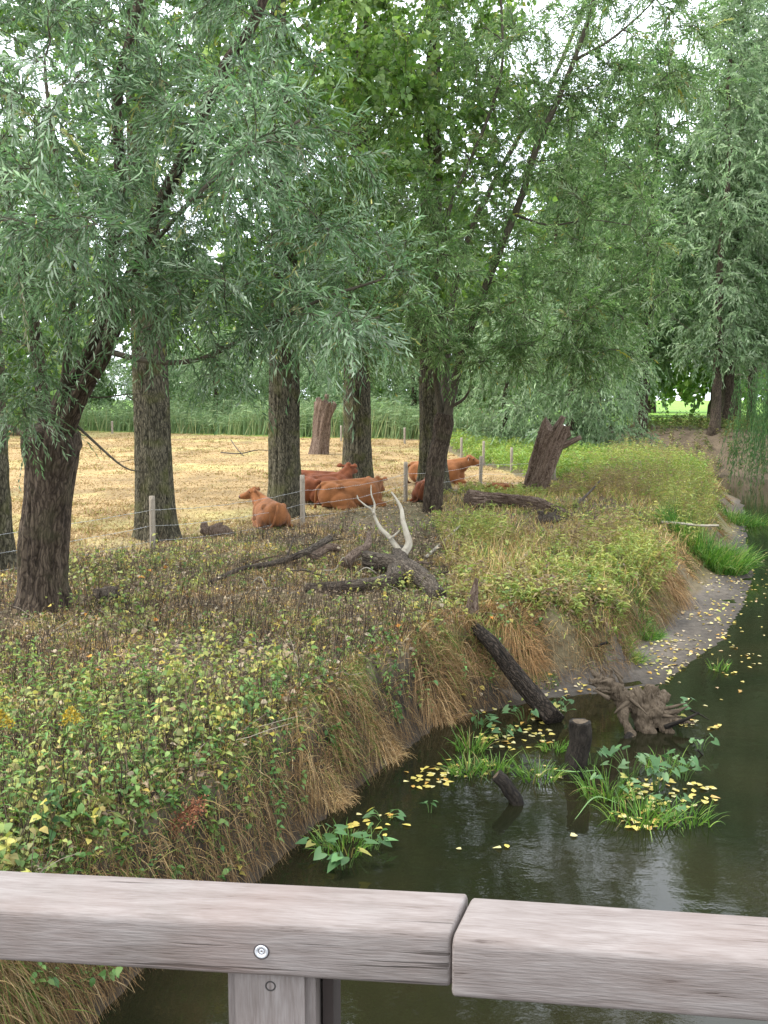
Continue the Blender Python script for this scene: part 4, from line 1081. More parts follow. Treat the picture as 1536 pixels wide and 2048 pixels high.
for i in range(16):
    px_, py_ = rng.uniform(470, 900), rng.uniform(1095, 1190); L_ = rng.uniform(.5, 1.5); a_ = rng.uniform(-.5, .5) + (math.pi if i % 2 else 0)
    p_ = on(px_, py_, .05); d_ = np.array([math.cos(a_), math.sin(a_) * .6, rng.uniform(.05, .35)])
    side = ('left of' if px_ < 620 else 'beside' if px_ < 760 else 'right of') + ' the dark logs, ' + ('far' if py_ < 1125 else 'middle' if py_ < 1160 else 'near') + ' side of the tangle'
    look = ('long ' if L_ > 1 else 'short ') + ['dark', 'reddish brown', 'pale'][i % 3]
    o_ = log('dead_twig', look + ' dead branch lying ' + side, [p_, p_ + d_ * L_ * .4 + rng.normal(0, .04, 3), p_ + d_ * L_ * .75 + rng.normal(0, .05, 3), p_ + d_ * L_ * np.array([1, 1, .6])], rng.uniform(.012, .03), .006, [M_LOG, M_ROT, M_PALE][i % 3], 200 + i, 8, .25, 16, 'dead branch')
    o_['group'] = 'thin dead branches in the log tangle'
# small stumps and dark mounds
def mound(label, px, py, r_, seed, m=M_LOG, name='rotten_stump', sq=.8):
    p = on(px, py)
    me = lump(name, [('e', (0, 0, r_ * .25), (r_, r_ * .8, r_ * sq)), ('e', (r_ * .7, 0, r_ * .1), (r_ * .6, r_ * .5, r_ * .4)), ('c', (-r_ * .5, 0, r_ * .3), r_ * .3, (-r_ * .8, 0, r_ * .8), r_ * .15), ('c', (r_ * .3, 0, r_ * .3), r_ * .3, (r_ * .5, .05, r_ * .9), r_ * .12)], r_ * .09, 2,
              lambda co: (noise(co / r_ * 3.5, seed) - .5) * r_ * .5)
    obj(name, me, m, None, label, 'tree stump', None, None, p)
mound('low dark rotten stump in the weeds right of the left willow foot', 215, 1205, .24, 3)
mound('low brown root lump right of the flared poplar', 432, 1072, .34, 5, M_ROT, 'root_lump', .5)
mound('dark mossy root lump in the grass below the rotting log', 1098, 1046, .34, 7, M_LOG, 'root_lump', .35)

# ---- wood standing in the water
def stake(label, pts, r0, r1_, seed, name='wooden_stake'):
    P = np.asarray(pts, float); b = P[0].copy(); C = spline(P - b, 40)
    root = thing(name, label, 'stake', b)
    V, Fc, bk = tube(C, np.linspace(r0, r1_, 40), 28, bark_disp(seed, 1.8, 3.5, .42, 0, 1, 1, 0, .22), cap=True)
    obj('shaft', Geo().add(V, Fc, bk=bk).build('shaft', True), M_WET, root)
    # pale weathered cut face, slightly proud
    T = nrm(C[-1] - C[-2]); k = 20
    th = np.linspace(0, 2 * math.pi, k, endpoint=False); u = nrm(np.cross(T, [0, 1, .2])); w = np.cross(T, u)
    ring = C[-1] + T * .004 + (np.cos(th)[:, None] * u + np.sin(th)[:, None] * w) * r1_ * (.78 + .1 * np.sin(3 * th + seed))[:, None]
    V = np.vstack([ring, C[-1] + T * .006]); a = np.arange(k)
    obj('cut_face', mesh('cut_face', V, [np.stack([np.full(k, k), a, (a + 1) % k], -1)], {'bk': V}), M_DRIFT, root, 'pale weathered cut top')
b = gp(1148, 1552, WATER)
stake('upright round stake in the water right of the small broken stub', [b + [0, 0, -.5], b, b + [.03, 0, .25], b + [.06, 0, .45], b + [.055, .0, .64]], .105, .108, 4)
b = gp(1028, 1606, WATER)
stake('small broken stub poking out of the water left of the tall stake', [b + [.09, 0, -.4], b + [.03, 0, 0], b + [-.05, 0, .14], b + [-.10, .01, .22], b + [-.19, .02, .30]], .07, .062, 9, 'broken_stub')
# driftwood root
b = gp(1265, 1480, WATER)
DR = thing('driftwood_root', 'weathered grey-brown root stump stranded at the mud edge', 'driftwood', b)
def L3(px, py, Y): return at(px, py, Y) - b
Yd = 12.6
pr = [('e', L3(1300, 1425, Yd), (.24, .2, .2)), ('c', L3(1298, 1420, Yd), .17, L3(1300, 1380, Yd + .05), .08), ('c', L3(1300, 1408, Yd), .14, L3(1325, 1396, Yd + .1), .09), ('c', L3(1310, 1425, Yd), .14, L3(1338, 1425, Yd), .06), ('c', L3(1290, 1405, Yd), .11, L3(1274, 1385, Yd), .07),
      ('c', L3(1275, 1415, Yd), .12, L3(1232, 1385, Yd - .05), .10), ('c', L3(1235, 1386, Yd - .05), .10, L3(1212, 1366, Yd - .1), .085), ('c', L3(1212, 1366, Yd - .1), .05, L3(1182, 1342, Yd - .15), .022), ('c', L3(1216, 1362, Yd - .1), .04, L3(1200, 1338, Yd - .05), .018), ('c', L3(1212, 1368, Yd - .12), .05, L3(1178, 1360, Yd - .2), .02),
      ('c', L3(1222, 1362, Yd), .04, L3(1222, 1342, Yd), .018), ('c', L3(1210, 1376, Yd - .15), .045, L3(1190, 1378, Yd - .25), .02), ('c', L3(1240, 1395, Yd), .09, L3(1246, 1432, Yd - .15), .06), ('c', L3(1246, 1432, Yd - .15), .07, L3(1262, 1470, Yd - .25), .05), ('c', L3(1262, 1465, Yd - .25), .06, L3(1250, 1530, Yd - .55), .04),
      ('c', L3(1320, 1440, Yd - .1), .09, L3(1345, 1470, Yd - .2), .05), ('c', L3(1285, 1445, Yd - .05), .12, L3(1300, 1478, Yd - .2), .09), ('c', L3(1330, 1440, Yd - .1), .06, L3(1390, 1446, Yd - .15), .02)]
me = lump('root_mass', pr, .014, 1, lambda co: (noise(co * 7, 3) - .5) * .07 + (np.abs(noise(co * np.array([34, 34, 9]), 8) - .5) - .2) * .06)
me.polygons.foreach_set('use_smooth', np.zeros(len(me.polygons), bool))
obj('root_mass', me, M_DRIFT, DR)
gs = Geo()
for (px_, py_, Y_, ux, uz, n_, l0, l1, r0_) in [(1222, 1376, Yd - .08, -.75, .55, 13, .14, .34, .035), (1300, 1412, Yd, .1, .9, 10, .12, .28, .045), (1318, 1428, Yd - .05, .9, .15, 9, .15, .36, .045), (1262, 1412, Yd - .1, -.3, -.6, 7, .12, .26, .035)]:
    for _ in range(n_):
        c0 = L3(px_, py_, Y_) + rng.normal(0, .05, 3); d_ = nrm(np.array([ux, -.25, uz]) + rng.normal(0, .38, 3)); l_ = rng.uniform(l0, l1)
        C = spline([c0 - d_ * .05, c0 + d_ * l_ * .5 + rng.normal(0, .012, 3), c0 + d_ * l_], 9)
        V, Fc, bk = tube(C, np.linspace(r0_ * rng.uniform(.6, 1.2), .006, 9), 6, bark_disp(int(rng.integers(1, 999)), 1.4, 6, .5, 0, 1, 1, 0, .3)); gs.add(V, Fc, bk=bk)
obj('splinters', gs.build('splinters'), M_DRIFT, DR, 'jagged splinters of the torn root', kind='stuff')
gt = Geo()
for P, ra_, rb_ in [([L3(1260, 1470, Yd - .3), L3(1240, 1500, Yd - .5), L3(1215, 1560, Yd - .8)], .05, .03), ([L3(1330, 1455, Yd - .2), L3(1370, 1440, Yd - .3), L3(1398, 1425, Yd - .3)], .03, .012), ([L3(1380, 1420, Yd), L3(1405, 1432, Yd), L3(1418, 1440, Yd)], .012, .005), ([L3(1395, 1500, Yd - 1.0), L3(1410, 1515, Yd - 1.0), L3(1425, 1530, Yd - 1.0)], .012, .006)]:
    V, Fc, bk = tube(spline(P, 18), np.linspace(ra_, rb_, 18), 10, bark_disp(3, 1.6, 3, .25, 0, 1, 1, 0, .2)); gt.add(V, Fc, bk=bk)
obj('black_roots', gt.build('black_roots', True), M_WET, DR, 'black wet roots below the stump', kind='stuff')
log('shore_stick', 'dark curved stick lying on the mud at the foot of the bank', [on(1185, 1305, .03, -1), on(1215, 1298, .06, -1), on(1245, 1300, .02, -1)], .022, .012, M_WET, 97, 8, .2, 14, 'stick')

# ------------------------------------------------------------------ ground vegetation
def sample(n, cond, y0=4.6, y1=46, spread=.50, r=rng, power=1.0):
    """points thinning out with distance, kept where cond(x, y, d, t) holds"""
    X, Y, out = [], [], 0
    while out < n:
        u = r.uniform(0, 1, n); y = (y0 ** (1 - power) + u * (y1 ** (1 - power) - y0 ** (1 - power))) ** (1 / (1 - power)) if power != 1 else y0 * (y1 / y0) ** u
        x = r.uniform(-spread, spread, n) * y
        h, d, riv, rg, t = land(x, y)
        k = cond(x, y, d, t) & ~riv & ~rg
        if k.sum() == 0: break
        X.append(np.stack([x[k], y[k], h[k], d[k]], -1)); out += k.sum()
    return np.concatenate(X)[:n]

def in_past(x, y): return inside(x, y, PASTURE)
def is_strip(x, y, d, t): return (~in_past(x, y)) & (t > .35) & (x > -16)

def blades(B, D, L, W, droop, tint, tip=None, segs=3, r=rng):
    """bent grass blades; B base, D start direction"""
    n = len(B); t = np.linspace(0, 1, segs + 1)
    L = np.broadcast_to(L, n); W = np.broadcast_to(W, n); dr = np.broadcast_to(droop, n)
    side = nrm(np.cross(D, rdir(n, r)))
    V = []
    for i, ti in enumerate(t):
        c = B + D * (L * ti)[:, None] + np.array([0, 0, -1.0]) * (L * dr * ti * ti)[:, None]
        w = (W * (1 - ti) ** .7 * .5)[:, None]
        if i < segs: V += [c - side * w, c + side * w]
        else: V.append(c)
    V = np.stack(V, 1); k = 2 * segs + 1; o = (np.arange(n) * k)[:, None]
    q = np.concatenate([o + [2 * i, 2 * i + 1, 2 * i + 3, 2 * i + 2] for i in range(segs - 1)]) if segs > 1 else np.zeros((0, 4), int)
    tr = o + [2 * segs - 2, 2 * segs - 1, 2 * segs]
    col = np.repeat(tint[:, None, :], k, 1)
    if tip is not None: col = col + (tip[:, None, :] - col) * np.linspace(0, 1, k)[None, :, None]
    return V.reshape(-1, 3), [q, tr], col.reshape(-1, 3)

STRAW = [(.50, .35, .16, 4), (.40, .27, .115, 3), (.62, .48, .26, 2), (.29, .185, .08, 2), (.32, .32, .10, .8)]
BROWN = [(.33, .20, .09, 3), (.22, .13, .06, 3), (.44, .30, .15, 3), (.13, .085, .045, 2)]
GREENG = [(.10, .19, .03, 3), (.15, .25, .045, 3), (.24, .30, .07, 2), (.36, .33, .12, 1.5)]
WEEDP = [(.085, .15, .040, 2.4), (.15, .22, .06, 4), (.27, .31, .09, 3.4), (.42, .39, .11, 2.2), (.52, .43, .11, 1.2), (.22, .145, .08, 1.6)]
LITP = [(.32, .235, .15, 3), (.225, .165, .112, 3.2), (.40, .31, .205, 2.4), (.12, .088, .062, 2.0), (.48, .40, .28, 1.0), (.50, .36, .08, .6), (.55, .25, .05, .15)]

# dry pasture turf
S = sample(60000, lambda x, y, d, t: in_past(x, y), 12, 88, .46, power=1.2)
n = len(S); B = S[:, :3]
D = nrm(rdir(n) * .8 + np.array([0, 0, .7])); D[:, 2] = np.abs(D[:, 2])
hl = rng.uniform(.04, .13, n) * (1 + S[:, 1] / 60)
V, Fc, C = blades(B, D, hl, .008 + S[:, 1] * .0005, .45, pick(STRAW, n) * .60, None, 1)
obj('pasture_grass', Geo().add(V, Fc, tint=C).build('pasture_grass'), M_DRY, None, 'short dry straw-coloured grass of the cattle pasture', 'grass', None, 'stuff')

S = sample(1400, lambda x, y, d, t: in_past(x, y) & (fbm2(x, y, .25, 171) > .5), 13, 75, .45, power=1.0)
T_ = len(S); ti = np.repeat(np.arange(T_), 14); n = len(ti)
B = S[ti, :3] + np.c_[rng.normal(0, .12, (n, 2)), np.zeros(n)]
V, Fc, C = blades(B, nrm(rdir(n) * .6 + np.array([0, 0, .9])), rng.uniform(.08, .26, n), .01 + B[:, 1] * .0006, rng.uniform(.2, .8, n), pick([(.30, .21, .10, 3), (.22, .15, .07, 2), (.24, .24, .08, 1.6), (.38, .28, .15, 2)], n) * rng.normal(1, .15, T_).clip(.6, 1.4)[ti][:, None], None, 2)
obj('pasture_tufts', Geo().add(V, Fc, tint=C).build('pasture_tufts'), M_DRY, None, 'longer withered tufts scattered over the pasture', 'grass', None, 'stuff')

# leaf litter on the strip under the willows
S = sample(40000, lambda x, y, d, t: (is_strip(x, y, d, t) & (t > .8)) | (in_past(x, y) & (seg_dist(x, y, FENCE[:6]) < 2.4 * rng.uniform(0, 1, x.shape) ** 2)), 4.6, 34, .50, power=.9)
n = len(S); D = rdir(n); D[:, 2] = rng.uniform(-.15, .5, n); N = nrm(np.array([0, 0, 1.0]) + rng.normal(0, .5, (n, 3)))
ll = rng.uniform(.03, .085, n)
V, Fc, k = leaves(S[:, :3] + np.c_[np.zeros((n, 2)), rng.uniform(.005, .06, n)], D, N, ll, ll * rng.uniform(.35, .9, n), 'lance', .2)
obj('leaf_litter', Geo().add(V, [Fc], tint=np.repeat(pick(LITP, n), k, 0)).build('leaf_litter'), M_LITTER, None, 'brown and tan fallen leaves covering the soil under the willows', 'leaf litter', None, 'stuff')

S = sample(480, lambda x, y, d, t: is_strip(x, y, d, t) & (t > .8), 4.8, 24, .48, power=1.0)
n = len(S); D = rdir(n); D[:, 2] = rng.uniform(-.1, .5, n); ll = rng.uniform(.06, .11, n)
V, Fc, k = leaves(S[:, :3] + np.c_[np.zeros((n, 2)), rng.uniform(.03, .18, n)], D, nrm(np.array([0, -.5, 1.0]) + rng.normal(0, .5, (n, 3))), ll, ll * rng.uniform(.6, .95, n), 'oval', .2)
obj('poplar_leaf_fall', Geo().add(V, [Fc], tint=np.repeat(pick([(.40, .32, .22, 4), (.32, .24, .15, 3), (.44, .32, .08, 1.2), (.50, .21, .04, .4)], n), k, 0)).build('poplar_leaf_fall'), M_LITTER, None, 'pale dry poplar leaves caught in the weeds', 'leaf litter', None, 'stuff')

# fallen twigs in the litter
S = sample(2600, lambda x, y, d, t: is_strip(x, y, d, t) & (t > .9), 5, 30, .48, power=.8)
n = len(S); dr_ = rdir(n); dr_[:, 2] = np.abs(dr_[:, 2]) * .25; dr_ = nrm(dr_); P = np.zeros((n, 4, 4)); t4 = np.linspace(0, 1, 4)
P[..., :3] = S[:, None, :3] + np.array([0, 0, .03]) + dr_[:, None, :] * (rng.uniform(.15, .6, n)[:, None] * t4)[..., None] + rng.normal(0, .02, (n, 4, 3)); P[..., 3] = .0055 * (1 - .6 * t4)
V, q = tubes_thin(P)
obj('fallen_twigs', Geo().add(V, [q], tint=np.repeat(pick([(.10, .075, .055, 3), (.20, .16, .12, 2), (.36, .31, .24, 1)], n), 12, 0)).build('fallen_twigs'), M_DRY, None, 'thin fallen twigs lying in the litter', 'twigs', None, 'stuff')

# dark dead stems
S = sample(9000, lambda x, y, d, t: is_strip(x, y, d, t) & (t > .9) & (fbm2(x, y, .5, 77) + np.where(x / y < -.03, .12, -.05) > .46), 6, 32, .48, power=.8)
n = len(S); lean = nrm(rng.normal(0, .22, (n, 3)) + np.array([.08, 0, 1.0]))
hgt = rng.uniform(.15, .5, n)
P = np.zeros((n, 4, 4))
P[..., :3] = S[:, None, :3] + lean[:, None, :] * (hgt[:, None] * t4)[..., None] + (rng.normal(0, .03, (n, 1, 3)) * (t4 ** 2)[None, :, None])
P[..., 3] = .0042 * (1 - .6 * t4)
V, q = tubes_thin(P)
obj('dead_stems', Geo().add(V, [q], tint=np.repeat(pick([(.04, .03, .025, 3), (.085, .06, .045, 2), (.20, .145, .10, 1.6)], n), 12, 0)).build('dead_stems'), M_DRY, None, 'dark dead weed stems standing in the litter', 'dead stems', None, 'stuff')

# weeds with paired leaves
def weeds(S, hgt, npair, lL, lW, pal, r=rng, shape='oval', stem_col=(.16, .15, .06), lean=.18, keep_p=.85, upl=.15):
    n = len(S); ln_ = nrm(r.normal(0, lean, (n, 3)) + np.array([0, 0, 1.0])); g = Geo()
    t = (np.arange(npair) + 1.0) / npair
    bend = nrm(r.normal(0, 1, (n, 3)) * np.array([1, 1, 0])) * (hgt * r.uniform(0, .35, n))[:, None]
    def along(u): return S[:, None, :3] + ln_[:, None, :] * (hgt[:, None] * u)[..., None] + bend[:, None, :] * (u ** 2)[..., None]
    pos = along(np.broadcast_to(.2 + .8 * t, (n, npair)))
    az = r.uniform(0, 6.28, (n, 1)) + np.arange(npair)[None, :] * 1.57
    pts, dirs = [], []
    for s_ in (0, math.pi):
        d = np.stack([np.cos(az + s_), np.sin(az + s_), np.full_like(az, upl) - r.uniform(0, .7, az.shape)], -1)
        pts.append(pos); dirs.append(d)
    B = np.stack(pts, 2).reshape(-1, 3); D = np.stack(dirs, 2).reshape(-1, 3); m = len(B)
    keep = r.uniform(0, 1, m) < keep_p * np.repeat(r.uniform(.5, 1.1, n), npair * 2)
    B, D = B[keep], D[keep]; D = D + r.normal(0, .3, D.shape); m = len(B)
    N = nrm(np.array([0, 0, 1.0]) + r.normal(0, .45, (m, 3)))
    sz = (r.uniform(.45, 1.2, m) * np.repeat(r.uniform(.7, 1.25, n), npair * 2)[keep])
    if isinstance(pal, list): base = pick(pal, n, r, .1); fine = pick(pal, m, r)
    else:
        sel = pal[1]; p1 = pick(pal[0][0], n, r, .1); p2 = pick(pal[0][1], n, r, .1); base = np.where(sel[:, None], p1, p2)
        s2 = np.repeat(sel, npair * 2)[keep]; fine = np.where(s2[:, None], pick(pal[0][0], m, r), pick(pal[0][1], m, r))
    cc = np.repeat(base, npair * 2, 0)[keep] * .5 + fine * .5
    V, Fc, k = leaves(B, D, N, lL * sz, lW * sz, shape, .25)
    g.add(V, [Fc], tint=np.repeat(cc, k, 0))
    t3 = np.linspace(0, 1, 4); P = np.zeros((n, 4, 4)); P[..., :3] = along(np.broadcast_to(t3, (n, 4))); P[..., 3] = .004 * (1 - .5 * t3)
    V, q = tubes_thin(P); g.add(V, [q], tint=np.tile(np.array(stem_col), (len(V), 1)))
    return g
S = sample(2200, lambda x, y, d, t: is_strip(x, y, d, t) & (t > .7) & (y < 26) & (fbm2(x, y, .42, 91) * 1.25 - .12 + np.where(d < 1.7 + mud_w(y), .14, np.where(d < 3.2, .04, -.07)) + np.where(y < 9.0, -.16, 0) + rng.normal(0, .035, x.shape) > .53), 4.8, 26, .46, power=.8)
g = weeds(S, rng.uniform(.08, .40, len(S)) * (.6 + .9 * fbm2(S[:, 0], S[:, 1], .9, 93)), 4, .070, .052, WEEDP, rng, keep_p=.75)
obj('low_weeds', g.build('low_weeds'), M_WEED, None, 'yellowing nettle-like ground cover between the willows and the bank', 'weeds', None, 'stuff')
S = sample(190, lambda x, y, d, t: is_strip(x, y, d, t) & (t > .7) & (y < 11) & (fbm2(x, y, .5, 151) + np.where(x < -2, .08, -.02) > .52), 4.8, 11, .46, power=.5)
g = weeds(S, rng.uniform(.25, .62, len(S)), 9, .085, .024, [(.09, .17, .045, 3), (.13, .23, .06, 3), (.20, .29, .08, 2), (.34, .33, .10, 1)], rng, 'lance', upl=.5, lean=.15)
obj('leafy_weeds', g.build('leafy_weeds'), M_WEED, None, 'taller green narrow-leaved weeds in the near left corner', 'weeds', None, 'stuff')
# small creeping leaves close to the ground
S = sample(7000, lambda x, y, d, t: is_strip(x, y, d, t) & (t > .6) & (y < 22) & (fbm2(x, y, .6, 101) + np.where(d < 2.5, .06, -.04) > .53), 4.8, 22, .46, power=.9)
n = len(S); D = rdir(n); D[:, 2] = np.abs(D[:, 2]) * .4; ll = rng.uniform(.02, .055, n)
V, Fc, k = leaves(S[:, :3] + np.c_[np.zeros((n, 2)), rng.uniform(.03, .16, n)], D, nrm(np.array([0, -.2, 1.0]) + rng.normal(0, .4, (n, 3))), ll, ll * .75, 'lance', .15)
obj('creeping_herbs', Geo().add(V, [Fc], tint=np.repeat(pick(WEEDP[:4], n), k, 0)).build('creeping_herbs'), M_WEED, None, 'small green leaves creeping through the litter', 'weeds', None, 'stuff')
# tall weeds on the right mound, patch by patch
def mound_zone(x, y, d, t): return is_strip(x, y, d, t) & (t > .5) & (x > .6 + (y - 14) * .02) & (x / y > .07 - .002 * (y - 16)) & ((y < 36) | (x > 6.6))
S = sample(4300, lambda x, y, d, t: mound_zone(x, y, d, t) & (fbm2(x, y, .45, 111) + np.clip((x / y - .2) * 1.5, -.1, .15) > .44), 15, 50, .42, power=.6)
hgt = (rng.uniform(.2, .75, len(S)) + .75 * (fbm2(S[:, 0], S[:, 1], .35, 191) * 2.2 - .45).clip(.1, 1.2) * np.clip((S[:, 0] / S[:, 1] - .16) / .08, 0, 1) * np.clip((S[:, 1] - 18) / 8, 0, 1) * rng.uniform(.4, 1.1, len(S))) * np.clip((S[:, 1] - 10) / 12, .4, 1)
keep = ~((S[:, 1] > 25) & (S[:, 1] < 31.5) & (S[:, 0] < 6.4)) | (rng.uniform(0, 1, len(S)) < .2)
S, hgt = S[keep], hgt[keep]; hgt = np.where((S[:, 0] < 6.6) & (S[:, 1] > 24), hgt * .45, hgt)
YG = [(.15, .215, .05, 2.4), (.23, .295, .075, 4), (.34, .36, .11, 3), (.44, .39, .13, 1.6)]; DB = [(.26, .19, .10, 3), (.34, .27, .12, 2), (.30, .31, .09, 2), (.17, .12, .09, 2)]
sel = fbm2(S[:, 0], S[:, 1], .5, 121) + rng.normal(0, .10, len(S)) > .43
g = weeds(S, hgt, 12, .12, .034, ((YG, DB), sel), rng, 'lance', (.22, .17, .08), lean=.25, upl=.45)
obj('tall_weeds', g.build('tall_weeds'), M_WEED, None, 'tall yellow-green weeds covering the bank on the right', 'weeds', None, 'stuff')
S = sample(13000, lambda x, y, d, t: mound_zone(x, y, d, t), 14, 46, .42, power=.8)
n = len(S); D = nrm(rdir(n) * .45 + np.array([.05, 0, .9])); D[:, 2] = np.abs(D[:, 2]); low = (S[:, 0] < 6.6) & (S[:, 1] > 23)
V, Fc, C = blades(S[:, :3], D, rng.uniform(.25, .75, n) * np.where(low, .5, 1) * np.clip((S[:, 1] - 8) / 12, .5, 1), .012 + S[:, 1] * .0004, rng.uniform(.1, .6, n), pick(STRAW + [(.30, .32, .09, 4), (.20, .26, .06, 2)], n), None, 2)
obj('tall_dry_grass', Geo().add(V, Fc, tint=C).build('tall_dry_grass'), M_DRY, None, 'tall dry grass growing through the weeds on the right', 'grass', None, 'stuff')

# tufts of grass
def tufts(S, per, rad, Lr, W, droop, pals, r=rng, dirs=None, up=.9, spread=.5, segs=3, tipdark=None):
    T = len(S); n = T * per; ti = np.repeat(np.arange(T), per)
    off = r.normal(0, 1, (n, 2)) * (rad * r.uniform(.5, 1.4, T))[ti][:, None]
    x, y = S[ti, 0] + off[:, 0], S[ti, 1] + off[:, 1]
    h, d, riv, rg, t = land(x, y); k = ~riv & ~rg & (t > .1)
    x, y, h, ti = x[k], y[k], h[k], ti[k]; n = len(x)
    D = rdir(n, r) * spread + np.array([0, 0, up]) + (r.normal(0, .35, (T, 3)) * np.array([1, 1, .2]))[ti]
    if dirs is not None: D = D + dirs[ti]
    D = nrm(D)
    L = r.uniform(*Lr, T)[ti] * r.uniform(.45, 1.2, n)
    pi_ = r.choice(len(pals), T, p=np.array([p[1] for p in pals]) / sum(p[1] for p in pals))
    col = np.zeros((n, 3))
    for q_, (p, _) in enumerate(pals):
        m_ = pi_[ti] == q_; col[m_] = pick(p, int(m_.sum()), r) if m_.any() else 0
    col *= r.normal(1, .16, T).clip(.6, 1.4)[ti][:, None]
    V, Fc, C = blades(np.c_[x, y, h], D, L, W + y * .0003, r.uniform(*droop, n), col, col * tipdark if tipdark else None, segs, r)
    return Geo().add(V, Fc, tint=C)
S = sample(2900, lambda x, y, d, t: is_strip(x, y, d, t) & ((d < 1.3 + mud_w(y)) | (y < 8.8) | (fbm2(x, y, .5, 55) > .50)), 4.6, 26, .46, power=1.1)
g = tufts(S, 22, .11, (.12, .36), .005, (.2, 1.2), [(GREENG, 1.2), (STRAW, 3.2), (BROWN, 1.0)], segs=2)
obj('bank_grass', g.build('bank_grass'), M_DRY, None, 'mixed green and dry grass on the river bank', 'grass', None, 'stuff')
# long dead grass hanging over the bank edge
S = sample(1050, lambda x, y, d, t: (~in_past(x, y)) & (t > .25) & (d < mud_w(y) + bank_w(y) + .25) & (x < 17) & (fbm2(x, y, .8, 66) > np.where(y < 13, .49, .31)), 4.6, 44, .46, power=1.0)
e = .05; hx_ = (land(S[:, 0] + e, S[:, 1])[0] - S[:, 2]) / e; hy_ = (land(S[:, 0], S[:, 1] + e)[0] - S[:, 2]) / e
dn = nrm(np.stack([-hx_, -hy_, np.zeros(len(S))], -1) + rng.normal(0, .3, (len(S), 3)) * np.array([1, 1, 0]))
g = tufts(S, 34, .085, (.18, .5), .005, (.5, 1.8), [(BROWN, 2.4), (STRAW[:4] + BROWN, 1.6), (GREENG, 1.4)], rng, dn * .5, .35, .85, 4, .32)
obj('hanging_grass', g.build('hanging_grass'), M_DRY, None, 'long dead grass hanging over the edge of the bank', 'grass', None, 'stuff')
S = sample(560, lambda x, y, d, t: (~in_past(x, y)) & (t > .12) & (d < mud_w(y) + bank_w(y) + .5) & (y < 12.5), 4.6, 12.5, .46, power=1.0)
g = tufts(S, 26, .09, (.12, .38), .005, (.4, 1.5), [(GREENG, 2.6), (STRAW, 1.6), (BROWN, 1.2)], rng, None, .6, .9, 3, .7)
obj('bank_face_grass', g.build('bank_face_grass'), M_DRY, None, 'tangled green and dry grass on the near bank face', 'grass', None, 'stuff')
S = sample(320, lambda x, y, d, t: (~in_past(x, y)) & (t > .12) & (d < mud_w(y) + bank_w(y) + .3) & (y < 18) & (fbm2(x, y, 1.0, 181) > .48), 4.8, 18, .46, power=.7)
g = weeds(S, rng.uniform(.15, .45, len(S)), 6, .065, .042, [(.06, .13, .035, 3), (.10, .19, .05, 3), (.18, .26, .07, 2)], rng, lean=.5)
obj('bank_face_herbs', g.build('bank_face_herbs'), M_WEED, None, 'green herbs rooted in the bank face above the water', 'weeds', None, 'stuff')
# thin roots and dead strands on the bare bank face
S = sample(5200, lambda x, y, d, t: (t > .03) & (t < .7) & (d < mud_w(y) + bank_w(y)) & (y < 20), 4.6, 20, .46, power=.9)
n = len(S); V, Fc, C = blades(S[:, :3] + [0, 0, .05], nrm(rdir(n) * .6 + np.array([.5, -.4, .1])), rng.uniform(.15, .45, n), .006, rng.uniform(1, 2.2, n), pick(BROWN, n) * .6, None, 3)
obj('bank_roots', Geo().add(V, Fc, tint=C).build('bank_roots'), M_DRY, None, 'thin roots and dead strands on the bare bank face', 'roots', None, 'stuff')
# undergrowth on the far bank
xx = rng.uniform(12, 34, 9000); yy = rng.uniform(40, 74, 9000); h, d, riv, rg, t = land(xx, yy); k_ = rg & ~riv & (fbm2(xx, yy, .3, 131) > .46)
S = np.stack([xx, yy, h, d], -1)[k_][:1500]
g = weeds(S, rng.uniform(.3, 1.1, len(S)), 8, .22, .07, [(.07, .12, .03, 3), (.12, .17, .04, 3), (.22, .21, .07, 1.5), (.16, .11, .06, 1.5)], rng, 'lance', upl=.4)
obj('far_bank_undergrowth', g.build('far_bank_undergrowth'), M_WEED, None, 'dull green undergrowth on the far river bank', 'undergrowth', None, 'stuff')

# bright green grass clumps at the foot of the bank
def clump(name, label, cat, cen, n, rad, L, W, pal, droop=(.3, .9), up=.8, group=None, m=None, wl=None, segs=4):
    r = rng; a = r.uniform(0, 6.28, n); q_ = np.sqrt(r.uniform(0, 1, n)) * rad
    off = np.c_[q_ * np.cos(a), q_ * np.sin(a) * .8, np.zeros(n)]
    z = np.zeros(n) if wl is not None else hz(cen[0] + off[:, 0], cen[1] + off[:, 1]) - cen[2]
    off[:, 2] = z
    D = nrm(np.c_[np.cos(a) * r.uniform(0, .8, n), np.sin(a) * r.uniform(0, .8, n), np.full(n, up)] + r.normal(0, .15, (n, 3)))
    V, Fc, C = blades(off, D, L * r.uniform(.5, 1.15, n), W, r.uniform(*droop, n), pick(pal, n), None, segs)
    return obj(name, Geo().add(V, Fc, tint=C).build(name), m or M_WEED, None, label, cat, group, None, tuple(cen))
BRG = [(.05, .125, .022, 3), (.085, .19, .032, 4), (.15, .26, .05, 2.5), (.26, .28, .09, 1.2)]
clump('grass_tussock', 'big bright green grass tussock leaning over the mud on the right', 'grass', on(1412, 1120), 2200, 1.0, 1.15, .02, BRG, (.25, .75), .9)
clump('grass_tussock', 'small vivid green grass tuft at the foot of the bank by the mud', 'grass', on(1275, 1245), 700, .42, .42, .012, BRG)
clump('grass_tussock', 'fresh green grass spilling down behind the vivid tuft', 'grass', on(1225, 1205), 600, .5, .45, .012, GREENG)
clump('grass_tussock', 'green grass patch beside the foot of the leaning dark trunk', 'grass', on(1088, 1366, 0, -1), 200, .22, .12, .008, BRG)
clump('grass_tussock', 'bright green grass along the water at the far end of the bank', 'grass', on(1462, 1040), 900, 1.2, .9, .02, BRG)
